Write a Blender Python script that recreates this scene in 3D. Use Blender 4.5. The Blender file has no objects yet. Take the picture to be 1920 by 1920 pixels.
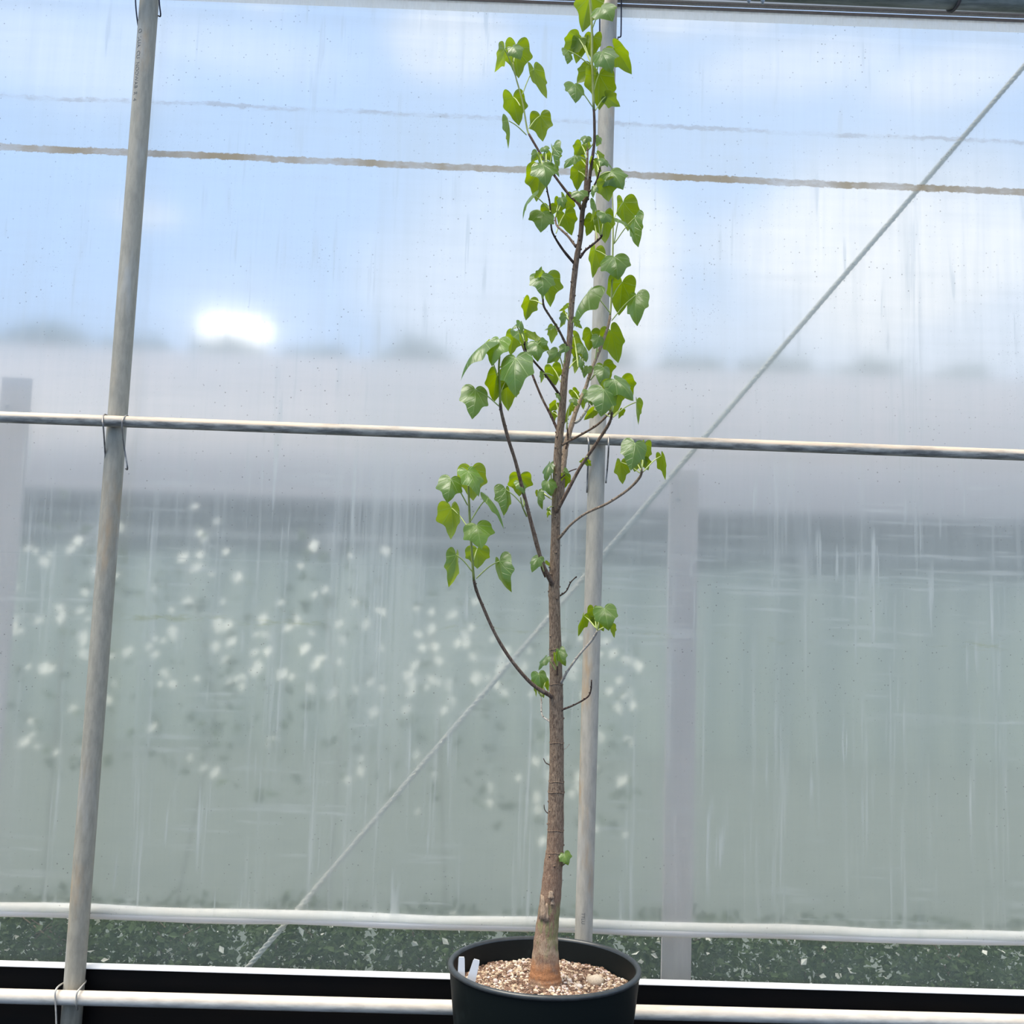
import bpy, math, random
from mathutils import Vector, Matrix
R = math.radians
random.seed(7)
C = bpy.context.scene.collection
SC = bpy.context.scene

# ------------------------------------------------------------------ camera
CAM = Vector((0.0, -2.68, 1.06))
FPX, PITCH, ROLL, YAW = 2000.0, R(6.1), R(1.85), R(0.6)
fwd = Vector((math.sin(YAW) * math.cos(PITCH), math.cos(YAW) * math.cos(PITCH), math.sin(PITCH)))
r0 = Vector((math.cos(YAW), -math.sin(YAW), 0))
u0 = r0.cross(fwd)
rgt = r0 * math.cos(ROLL) + u0 * math.sin(ROLL)
upv = u0 * math.cos(ROLL) - r0 * math.sin(ROLL)
cd = bpy.data.cameras.new('camera')
cam = bpy.data.objects.new('camera', cd)
C.objects.link(cam)
m = Matrix((rgt, upv, -fwd)).transposed().to_4x4()
m.translation = CAM
cam.matrix_world = m
cd.sensor_width = 36.0
cd.lens = FPX / 1920 * 36
cd.clip_start = 0.02
SC.camera = cam
SC.view_settings.view_transform = 'Standard'
SC.view_settings.look = 'None'
SC.view_settings.exposure = 0.48
SC.view_settings.gamma = 1.0
SC.view_settings.use_curve_mapping = False
try:
    SC.cycles.use_denoising = True
    SC.cycles.sample_clamp_indirect = 5.0
    SC.cycles.max_bounces = 10
    SC.cycles.transparent_max_bounces = 12
except Exception:
    pass

FILM_Y, FILM_IOR = 0.012, 1.05


def ray(px, py):
    return (fwd + rgt * ((px - 960) / FPX) - upv * ((py - 960) / FPX)).normalized()


def at(px, py, Y):
    """The point of the plane y = Y that the photograph shows at this pixel (measured layout)."""
    d = ray(px, py)
    return CAM + d * ((Y - CAM.y) / d.y)


def bent(px, py):
    d = ray(px, py)
    t = Vector((d.x / FILM_IOR, 0, d.z / FILM_IOR))
    return Vector((t.x, math.sqrt(1 - t.length_squared), t.z))


def behind(px, py, Y):
    p = at(px, py, FILM_Y)
    d = bent(px, py)
    return p + d * ((Y - FILM_Y) / d.y)


def mpp(Y):
    """metres per photograph pixel near the plane y = Y"""
    return (Y - CAM.y) / FPX / fwd.y


# ------------------------------------------------------------------ node helper
class G:
    """small wrapper that writes node maths as function calls"""

    def __init__(self, nt):
        self.nt = nt

    def n(self, typ, **kw):
        nd = self.nt.nodes.new(typ)
        for k, v in kw.items():
            setattr(nd, k, v)
        return nd

    def put(self, sock, v):
        if hasattr(v, 'is_output'):
            self.nt.links.new(v, sock)
        elif v is not None:
            sock.default_value = v

    def op(self, o, a, b=0.0, c=0.0):
        nd = self.n('ShaderNodeMath', operation=o)
        for i, v in enumerate((a, b, c)):
            self.put(nd.inputs[i], v)
        return nd.outputs[0]

    def add(self, a, b): return self.op('ADD', a, b)
    def sub(self, a, b): return self.op('SUBTRACT', a, b)
    def mul(self, a, b): return self.op('MULTIPLY', a, b)
    def mx(self, a, b): return self.op('MAXIMUM', a, b)
    def mn(self, a, b): return self.op('MINIMUM', a, b)
    def ab(self, a): return self.op('ABSOLUTE', a)

    def ss(self, v, a, b, lo=0.0, hi=1.0):
        nd = self.n('ShaderNodeMapRange', interpolation_type='SMOOTHSTEP')
        self.put(nd.inputs['Value'], v)
        nd.inputs['From Min'].default_value = a
        nd.inputs['From Max'].default_value = b
        nd.inputs['To Min'].default_value = lo
        nd.inputs['To Max'].default_value = hi
        return nd.outputs[0]

    def sep(self, v):
        nd = self.n('ShaderNodeSeparateXYZ')
        self.put(nd.inputs[0], v)
        return nd.outputs

    def comb(self, x, y, z):
        nd = self.n('ShaderNodeCombineXYZ')
        for i, v in enumerate((x, y, z)):
            self.put(nd.inputs[i], v)
        return nd.outputs[0]

    def noise(self, vec, scale, detail=3.0, rough=0.5, dist=0.0):
        nd = self.n('ShaderNodeTexNoise')
        self.put(nd.inputs['Vector'], vec)
        nd.inputs['Scale'].default_value = scale
        nd.inputs['Detail'].default_value = detail
        nd.inputs['Roughness'].default_value = rough
        nd.inputs['Distortion'].default_value = dist
        return nd.outputs[0]

    def voro(self, vec, scale):
        nd = self.n('ShaderNodeTexVoronoi')
        self.put(nd.inputs['Vector'], vec)
        nd.inputs['Scale'].default_value = scale
        return nd.outputs['Distance']

    def mix(self, f, a, b):
        nd = self.n('ShaderNodeMix', data_type='RGBA')
        self.put(nd.inputs[0], f)
        for s, v in ((nd.inputs[6], a), (nd.inputs[7], b)):
            self.put(s, (*v, 1.0) if isinstance(v, tuple) and len(v) == 3 else v)
        return nd.outputs[2]

    def scl(self, v, s):
        nd = self.n('ShaderNodeVectorMath', operation='MULTIPLY')
        self.put(nd.inputs[0], v)
        nd.inputs[1].default_value = s
        return nd.outputs[0]

    def obj(self):
        return self.n('ShaderNodeTexCoord').outputs['Object']

    def bump(self, h, strength=0.3, dist=0.01):
        nd = self.n('ShaderNodeBump')
        self.put(nd.inputs['Height'], h)
        nd.inputs['Strength'].default_value = strength
        nd.inputs['Distance'].default_value = dist
        return nd.outputs[0]


def mat(name):
    mt = bpy.data.materials.new(name)
    mt.use_nodes = True
    nt = mt.node_tree
    nt.nodes.clear()
    g = G(nt)
    out = g.n('ShaderNodeOutputMaterial')
    return mt, g, out


def principled(g, col, rough=0.6, metal=0.0, normal=None, spec=0.5):
    p = g.n('ShaderNodeBsdfPrincipled')
    g.put(p.inputs['Base Color'], (*col, 1.0) if isinstance(col, tuple) else col)
    g.put(p.inputs['Roughness'], rough)
    g.put(p.inputs['Metallic'], metal)
    g.put(p.inputs['Specular IOR Level'], spec)
    if normal is not None:
        g.put(p.inputs['Normal'], normal)
    return p


def simple(name, a, b=None, scale=30.0, rough=0.6, metal=0.0, stretch=(1, 1, 1), bump=0.0, spec=0.5):
    mt, g, out = mat(name)
    v = g.scl(g.obj(), stretch)
    f = g.noise(v, scale, 4.0, 0.6)
    col = g.mix(g.ss(f, 0.3, 0.7), a, b or a)
    nrm = g.bump(f, bump, 0.004) if bump else None
    p = principled(g, col, rough, metal, nrm, spec)
    g.put(out.inputs[0], p.outputs[0])
    return mt


# ------------------------------------------------------------------ world and sun
w = bpy.data.worlds.new('sky')
SC.world = w
w.use_nodes = True
w.node_tree.nodes.clear()
g = G(w.node_tree)
wo = g.n('ShaderNodeOutputWorld')
bg = g.n('ShaderNodeBackground')
gen = g.n('ShaderNodeTexCoord').outputs['Generated']
dx, dy, dz = g.sep(gen)[0:3]
az = g.op('ARCTAN2', dx, dy)
el = g.op('ARCSINE', dz)
blue = g.mix(g.ss(el, R(2), R(60)), (0.43, 0.62, 0.94), (0.33, 0.50, 0.82))
nz = g.noise(g.comb(g.mul(az, 1.0), g.mul(el, 2.2), 0.0), 5.0, 5.0, 0.55)
cl = g.ss(g.add(nz, g.ss(el, R(24), R(46), 0.0, 0.27)), 0.59, 0.73)  # thicker cloud above the view, added to whiten the ambient light
edge = g.mul(g.sub(nz, 0.5), 1.6)


def cloud(px, py, rx, ry, k=1.0, soft=0.5):
    d = bent(px, py)
    a0, e0 = math.atan2(d.x, d.y), math.asin(d.z)
    ex = g.mul(g.sub(az, a0), FPX / rx)
    ey = g.mul(g.sub(el, e0), FPX / ry)
    q = g.op('SQRT', g.add(g.mul(ex, ex), g.mul(ey, ey)))
    q = g.add(q, edge)
    return g.mul(g.ss(q, 1.0 + soft, 1.0 - soft), k)


for c in ((1640, 480, 240, 165, 1.0, 0.35), (1720, 610, 330, 110, 0.6, 0.5), (1165, 520, 90, 170, 0.95, 0.35),
          (900, 540, 190, 170, 0.55, 0.5), (840, 85, 105, 50, 0.9, 0.4), (1480, 120, 170, 40, 0.7, 0.4),
          (1800, 140, 120, 40, 0.8, 0.4), (90, 100, 170, 60, 0.45, 0.6), (430, 90, 220, 35, 0.4, 0.6)):
    cl = g.mx(cl, cloud(*c))
sky = g.mix(cl, blue, (1.0, 0.985, 0.965))
gd = bent(440, 617)
gx = g.mul(g.sub(az, math.atan2(gd.x, gd.y)), FPX / 66)
gy = g.mul(g.sub(el, math.asin(gd.z)), FPX / 32)
gq = g.add(g.op('POWER', g.ab(gx), 3.5), g.op('POWER', g.ab(gy), 3.0))
glow = g.mx(g.ss(g.add(gq, g.mul(edge, 0.6)), 1.7, 0.3), g.mul(cloud(440, 617, 150, 95, 1.0, 0.7), 0.10))  # bright patch with halo, put into the sky for a film reflection
sky = g.mix(glow, sky, (2.2, 2.15, 2.1))
g.put(bg.inputs[0], sky)
bg.inputs[1].default_value = 1.0
g.put(wo.inputs[0], bg.outputs[0])

sd = bpy.data.lights.new('sun', 'SUN')
sd.energy = 4.2
sd.angle = R(40)
sd.color = (1.0, 0.94, 0.83)
so = bpy.data.objects.new('sun', sd)
C.objects.link(so)
so.location = (-3, -3, 8)
so.rotation_euler = Vector((0.40, 0.17, -1.0)).to_track_quat('-Z', 'Y').to_euler()

# ------------------------------------------------------------------ geometry helpers


class MB:
    def __init__(self):
        self.v, self.f, self.mi, self.uv, self.att = [], [], [], {}, {}

    def quad_strip(self, rings, closed=True, mi=0, caps=(True, True)):
        n = len(rings[0])
        base = len(self.v)
        for rg in rings:
            self.v.extend(rg)
        for i in range(len(rings) - 1):
            for j in range(n if closed else n - 1):
                a = base + i * n + j
                b = base + i * n + (j + 1) % n
                self.f.append((a, b, b + n, a + n))
                self.mi.append(mi)
        if closed:
            if caps[0]:
                self.f.append(tuple(base + j for j in reversed(range(n))))
                self.mi.append(mi)
            if caps[1]:
                o = base + (len(rings) - 1) * n
                self.f.append(tuple(o + j for j in range(n)))
                self.mi.append(mi)

    def tube(self, pts, rad, n=8, mi=0, caps=(True, True)):
        pts = [Vector(p) for p in pts]
        if not hasattr(rad, '__len__'):
            rad = [rad] * len(pts)
        t0 = (pts[1] - pts[0]).normalized()
        nrm = t0.orthogonal().normalized()
        rings = []
        for i, p in enumerate(pts):
            t = (pts[min(i + 1, len(pts) - 1)] - pts[max(i - 1, 0)]).normalized()
            nrm = (nrm - t * nrm.dot(t)).normalized()
            b = t.cross(nrm)
            rings.append([p + (nrm * math.cos(2 * math.pi * k / n) + b * math.sin(2 * math.pi * k / n)) * rad[i] for k in range(n)])
        self.quad_strip(rings, True, mi, caps)

    def box(self, lo, hi, mi=0):
        x0, y0, z0 = lo
        x1, y1, z1 = hi
        b = len(self.v)
        self.v.extend(Vector(p) for p in ((x0, y0, z0), (x1, y0, z0), (x1, y1, z0), (x0, y1, z0), (x0, y0, z1), (x1, y0, z1), (x1, y1, z1), (x0, y1, z1)))
        for q in ((0, 3, 2, 1), (4, 5, 6, 7), (0, 1, 5, 4), (1, 2, 6, 5), (2, 3, 7, 6), (3, 0, 4, 7)):
            self.f.append(tuple(b + k for k in q))
            self.mi.append(mi)

    def lathe(self, prof, n=64, mi=0, cx=0, cy=0):
        rings = [[Vector((cx + r * math.cos(2 * math.pi * k / n), cy + r * math.sin(2 * math.pi * k / n), z)) for k in range(n)] for r, z in prof]
        self.quad_strip(rings, True, mi, (False, False))

    def build(self, name, mats, parent=None, loc=None, smooth=True):
        loc = Vector(loc) if loc is not None else Vector((0, 0, 0))
        me = bpy.data.meshes.new(name)
        me.from_pydata([tuple(Vector(p) - loc) for p in self.v], [], self.f)
        if not isinstance(mats, (list, tuple)):
            mats = [mats]
        for mt in mats:
            me.materials.append(mt)
        me.polygons.foreach_set('material_index', self.mi)
        me.polygons.foreach_set('use_smooth', [smooth] * len(self.f))
        if self.uv:
            ul = me.uv_layers.new(name='UVMap')
            for li, lp in enumerate(me.loops):
                ul.data[li].uv = self.uv.get(lp.vertex_index, (0, 0))
        for k, vals in self.att.items():
            a = me.attributes.new(k, 'FLOAT', 'POINT')
            a.data.foreach_set('value', vals)
        me.update()
        o = bpy.data.objects.new(name, me)
        C.objects.link(o)
        if parent is not None:
            o.parent = parent
            pl = parent.get('_w', None)
            o.location = loc - (Vector(pl) if pl is not None else Vector((0, 0, 0)))
        else:
            o.location = loc
        o['_w'] = tuple(loc)
        return o


def empty(name, loc):
    o = bpy.data.objects.new(name, None)
    C.objects.link(o)
    o.location = loc
    o.empty_display_size = 0.05
    o['_w'] = tuple(loc)
    return o


def tag(o, label=None, cat=None, group=None, kind=None):
    if label: o['label'] = label
    if cat: o['category'] = cat
    if group: o['group'] = group
    if kind: o['kind'] = kind
    return o


def spline(pts, sub=4):
    pts = [Vector(p) for p in pts]
    out = []
    for i in range(len(pts) - 1):
        p0, p1, p2, p3 = pts[max(i - 1, 0)], pts[i], pts[i + 1], pts[min(i + 2, len(pts) - 1)]
        for k in range(sub):
            t = k / sub
            out.append(0.5 * ((2 * p1) + (p2 - p0) * t + (2 * p0 - 5 * p1 + 4 * p2 - p3) * t * t + (3 * p1 - p0 - 3 * p2 + p3) * t ** 3))
    out.append(pts[-1])
    return out


def lerp(a, b, t): return a + (b - a) * t


# ------------------------------------------------------------------ materials
def make_steel(name, base=(0.40, 0.41, 0.39), dark=(0.26, 0.27, 0.26), rust=0.0, seed=0.0, axis='z', toplight_rust=0.0):
    mt, g, out = mat(name)
    o = g.obj()
    st = (1, 1, 0.25) if axis == 'z' else (0.2, 1, 1)
    v = g.scl(o, st)
    sh = g.n('ShaderNodeVectorMath', operation='ADD')
    g.put(sh.inputs[0], v)
    sh.inputs[1].default_value = (seed, seed * 1.7, seed * 0.3)
    v = sh.outputs[0]
    a = g.noise(v, 90, 4.0, 0.65)
    b = g.noise(v, 14, 3.0, 0.6)
    col = g.mix(g.ss(a, 0.32, 0.68), dark, base)
    col = g.mix(g.ss(b, 0.52, 0.72, 0, 0.35), col, (0.62, 0.63, 0.62))
    if rust > 0:
        rn = g.noise(v, 9, 4.0, 0.7)
        rf = g.ss(rn, 0.60 - rust * 0.1, 0.74, 0.0, 0.85)
        col = g.mix(rf, col, g.mix(a, (0.42, 0.26, 0.13), (0.50, 0.37, 0.22)))
    if toplight_rust > 0:
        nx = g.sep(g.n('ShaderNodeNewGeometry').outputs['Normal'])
        up_ = g.ss(nx[2], -0.05, 0.30)  # upward faces painted cream as top light, mixed with rust; undersides stay dark
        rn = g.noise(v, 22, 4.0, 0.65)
        col = g.mix(g.mul(up_, g.ss(rn, 0.36, 0.62, 0.35, toplight_rust)), col, g.mix(g.noise(v, 6, 3.0, 0.6), (0.74, 0.66, 0.56), (0.68, 0.44, 0.24)))
    p = principled(g, col, g.ss(a, 0.2, 0.8, 0.5, 0.7), 0.05, g.bump(a, 0.12, 0.002))
    g.put(out.inputs[0], p.outputs[0])
    return mt


M = {}
M['post_left'] = make_steel('galvanised_post_left', base=(0.38, 0.35, 0.28), dark=(0.29, 0.27, 0.215), rust=0.85, seed=3.1)
M['post_right'] = make_steel('galvanised_post_right', base=(0.46, 0.42, 0.345), dark=(0.36, 0.33, 0.275), rust=0.05, seed=7.7)
M['pipe_mid'] = make_steel('galvanised_rail', base=(0.46, 0.44, 0.39), dark=(0.16, 0.155, 0.14), rust=0.1, axis='x', toplight_rust=0.95, seed=1.3)
M['pipe_low'] = make_steel('galvanised_low_rail', base=(0.78, 0.75, 0.68), dark=(0.54, 0.52, 0.47), axis='x', toplight_rust=0.45, seed=5.0)
M['eave'] = make_steel('mossy_eave_pipe', base=(0.20, 0.22, 0.19), dark=(0.10, 0.115, 0.10), axis='x', seed=9.0)
M['alu'] = simple('bright_aluminium', (0.92, 0.91, 0.89), (0.86, 0.85, 0.84), 40, 0.6, 0.0, (0.1, 1, 1))
M['alu_grey'] = simple('grey_aluminium', (0.40, 0.42, 0.44), (0.33, 0.35, 0.37), 40, 0.4, 0.4, (0.1, 1, 1))
M['dark_metal'] = simple('dark_groove', (0.045, 0.04, 0.042), (0.07, 0.06, 0.06), 60, 0.6)
M['wire_dark'] = simple('dark_wire', (0.03, 0.03, 0.045), (0.06, 0.06, 0.075), 80, 0.4, 0.5)
M['wire_lit'] = simple('lit_wire', (0.60, 0.57, 0.51), (0.42, 0.40, 0.36), 120, 0.45, 0.3)  # cream colour stands in for light falling on the wire
M['wire_mid'] = simple('zinc_wire', (0.36, 0.34, 0.31), (0.16, 0.15, 0.145), 60, 0.4, 0.5)
M['black'] = simple('black_plastic_board', (0.003, 0.0035, 0.004), (0.006, 0.005, 0.0045), 10, 0.6, 0, (0.3, 1, 1), spec=0.1)
M['floor'] = simple('black_ground_cloth', (0.010, 0.011, 0.012), (0.018, 0.018, 0.018), 300, 0.9, bump=0.3, spec=0.1)
M['print'] = simple('faded_print', (0.12, 0.12, 0.11), (0.2, 0.2, 0.19), 200, 0.8)
M['label'] = simple('white_plastic_tag', (0.95, 0.94, 0.92), (0.92, 0.91, 0.90), 20, 0.4)
M['rope'] = simple('weathered_rope', (0.70, 0.67, 0.58), (0.52, 0.50, 0.43), 150, 0.9)
M['outpost'] = simple('weathered_board', (0.66, 0.57, 0.54), (0.58, 0.50, 0.47), 25, 0.85, 0, (1, 1, 0.15))
M['ground'] = simple('gravel_ground', (0.08, 0.10, 0.09), (0.11, 0.13, 0.115), 6, 0.95)
M['stemgreen'] = simple('green_stem', (0.21, 0.25, 0.055), (0.27, 0.30, 0.09), 60, 0.5)
M['petiole'] = simple('leaf_stalk', (0.52, 0.58, 0.20), (0.40, 0.47, 0.15), 60, 0.5)


def make_pot():
    mt, g, out = mat('black_pot_plastic')
    o = g.obj()
    n1 = g.noise(o, 9, 4.0, 0.6)
    n2 = g.noise(g.scl(o, (1, 1, 0.4)), 40, 3.0, 0.7)
    dust = g.mul(g.ss(n1, 0.5, 0.72), g.ss(n2, 0.45, 0.7))
    col = g.mix(g.mul(dust, 0.5), (0.0035, 0.0065, 0.0065), (0.03, 0.04, 0.038))
    p = principled(g, col, 0.5, 0.0, g.bump(n2, 0.05, 0.002), 0.25)
    g.put(out.inputs[0], p.outputs[0])
    return mt


M['pot'] = make_pot()


def make_bark(name, a, b, vscale=1.0):
    mt, g, out = mat(name)
    o = g.obj()
    v = g.scl(o, (1, 1, 0.22))
    f1 = g.noise(v, 420 * vscale, 4.0, 0.7, 0.4)
    f2 = g.noise(o, 60, 3.0, 0.6)
    f3 = g.voro(g.scl(o, (1, 1, 0.5)), 300)
    col = g.mix(g.ss(f1, 0.35, 0.62), a, b)
    col = g.mix(g.ss(f2, 0.55, 0.75, 0, 0.4), col, (0.42, 0.35, 0.27))
    col = g.mix(g.ss(f3, 0.18, 0.08, 0, 0.55), col, (0.50, 0.42, 0.32))
    h = g.add(f1, g.mul(f2, 0.5))
    p = principled(g, col, 0.85, 0.0, g.bump(h, 0.7, 0.004), 0.2)
    g.put(out.inputs[0], p.outputs[0])
    return mt


def make_trunk_bark():
    mt, g, out = mat('trunk_bark')
    o = g.obj()
    x, y, z = g.sep(o)[0:3]
    v = g.scl(o, (1, 1, 0.22))
    f1 = g.noise(v, 420, 4.0, 0.7, 0.4)
    f2 = g.noise(o, 55, 4.0, 0.65)
    f3 = g.voro(g.scl(o, (1, 1, 0.6)), 260)
    col = g.mix(g.ss(f1, 0.34, 0.62), (0.13, 0.085, 0.06), (0.33, 0.24, 0.165))
    # darker young wood towards the top, redder low down
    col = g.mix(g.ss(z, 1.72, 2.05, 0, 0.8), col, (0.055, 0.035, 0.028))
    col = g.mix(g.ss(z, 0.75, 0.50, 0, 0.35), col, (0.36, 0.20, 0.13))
    # corky dots
    col = g.mix(g.mul(g.ss(f3, 0.16, 0.06, 0, 0.7), g.ss(z, 1.7, 1.4)), col, (0.50, 0.41, 0.30))
    # peeled green patches above the swollen base
    band = g.mul(g.ss(z, 0.375, 0.40), g.ss(z, 0.50, 0.47))
    gr = g.mul(band, g.ss(g.add(g.noise(v, 90, 3.0, 0.6), g.mul(x, 3.0)), 0.46, 0.56))
    col = g.mix(g.mul(gr, 0.75), col, g.mix(f1, (0.12, 0.13, 0.04), (0.36, 0.36, 0.17)))
    pale = g.mul(g.ss(z, 0.46, 0.40), g.ss(f2, 0.42, 0.62))
    col = g.mix(g.mul(pale, 0.65), col, (0.50, 0.38, 0.26))
    # orange base
    zw = g.add(z, g.mul(g.sub(g.noise(o, 38, 3.0, 0.6), 0.5), 0.045))
    orr = g.mul(g.mul(g.ss(zw, 0.39, 0.355), g.ss(zw, 0.322, 0.345)), g.ss(f2, 0.32, 0.55))
    col = g.mix(g.mul(orr, 0.8), col, (0.44, 0.18, 0.07))
    h = g.add(f1, g.mul(f2, 0.6))
    p = principled(g, col, 0.85, 0.0, g.bump(h, 0.8, 0.005), 0.2)
    g.put(out.inputs[0], p.outputs[0])
    return mt


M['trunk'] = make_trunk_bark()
M['bark'] = make_bark('branch_bark', (0.10, 0.06, 0.045), (0.24, 0.165, 0.115))
M['bark_dark'] = make_bark('dark_twig_bark', (0.035, 0.022, 0.02), (0.13, 0.08, 0.06))
M['bark_tan'] = make_bark('tan_branch_bark', (0.20, 0.14, 0.095), (0.42, 0.31, 0.22))
M['bark_pale'] = make_bark('pale_twig_bark', (0.34, 0.28, 0.22), (0.66, 0.60, 0.52))


def make_leaf(name, top, back, trans, tf=0.38):
    mt, g, out = mat(name)
    uv = g.n('ShaderNodeTexCoord').outputs['UV']
    u, v, _ = g.sep(uv)[0:3]
    rr = g.op('SQRT', g.add(g.mul(u, u), g.mul(v, v)))
    an = g.op('ARCTAN2', g.ab(u), v)
    vein = 10.0
    for a0 in (0.0, 0.62, 1.25, 2.1):
        dd = g.mul(rr, g.ab(g.op('SINE', g.sub(an, a0))))
        dd = g.add(dd, g.mul(g.op('LESS_THAN', g.op('COSINE', g.sub(an, a0)), 0.0), 5.0))
        vein = g.mn(vein, dd)
    # side veins off the midrib
    sv = g.ab(g.sub(g.op('FRACT', g.mul(g.sub(v, g.mul(g.ab(u), 0.7)), 4.5)), 0.5))
    fine = g.ss(sv, 0.07, 0.0, 0, 0.35)
    vf = g.ss(vein, 0.020, 0.005)
    rnd = g.n('ShaderNodeObjectInfo').outputs['Random']
    blot = g.noise(g.obj(), 60, 3.0, 0.6)
    back_f = g.n('ShaderNodeNewGeometry').outputs['Backfacing']
    tcol = g.mix(g.ss(blot, 0.3, 0.7), top, tuple(c * 1.35 for c in top))
    tcol = g.mix(g.mul(rnd, 0.22), tcol, back)
    bcol = g.mix(g.ss(blot, 0.3, 0.7), back, tuple(c * 0.8 for c in back))
    col = g.mix(back_f, tcol, bcol)
    col = g.mix(g.mul(g.mx(vf, g.mul(fine, 0.5)), 0.42), col, (0.36, 0.46, 0.18))
    h = g.add(g.mul(g.mx(vf, fine), -1.0), g.mul(blot, 0.4))
    nrm = g.bump(h, 0.5, 0.002)
    p = principled(g, col, g.mix(back_f, (0.30, 0.30, 0.30), (0.55, 0.55, 0.55)), 0.0, nrm, 0.6)
    tr = g.n('ShaderNodeBsdfTranslucent')
    tc = g.mix(g.mul(rnd, 0.5), trans, (trans[0] * 0.8, trans[1] * 0.95, trans[2]))
    tc = g.mix(g.mul(vf, 0.5), tc, (trans[0] * 0.6, trans[1] * 0.75, trans[2]))
    g.put(tr.inputs[0], tc)
    ms = g.n('ShaderNodeMixShader')
    ms.inputs[0].default_value = tf
    g.put(ms.inputs[1], p.outputs[0])
    g.put(ms.inputs[2], tr.outputs[0])
    g.put(out.inputs[0], ms.outputs[0])
    return mt


M['leaf'] = make_leaf('leaf_blade', (0.036, 0.095, 0.030), (0.145, 0.205, 0.008), (0.46, 0.61, 0.0), 0.37)
M['leaf_young'] = make_leaf('young_leaf_blade', (0.085, 0.17, 0.03), (0.19, 0.26, 0.03), (0.46, 0.60, 0.02), 0.36)


# ---- plastic film
def line_of(px0, py0, px1, py1):
    a, b = at(px0, py0, FILM_Y), at(px1, py1, FILM_Y)
    s = (b.z - a.z) / (b.x - a.x)
    return a.z - s * a.x, s


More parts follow.
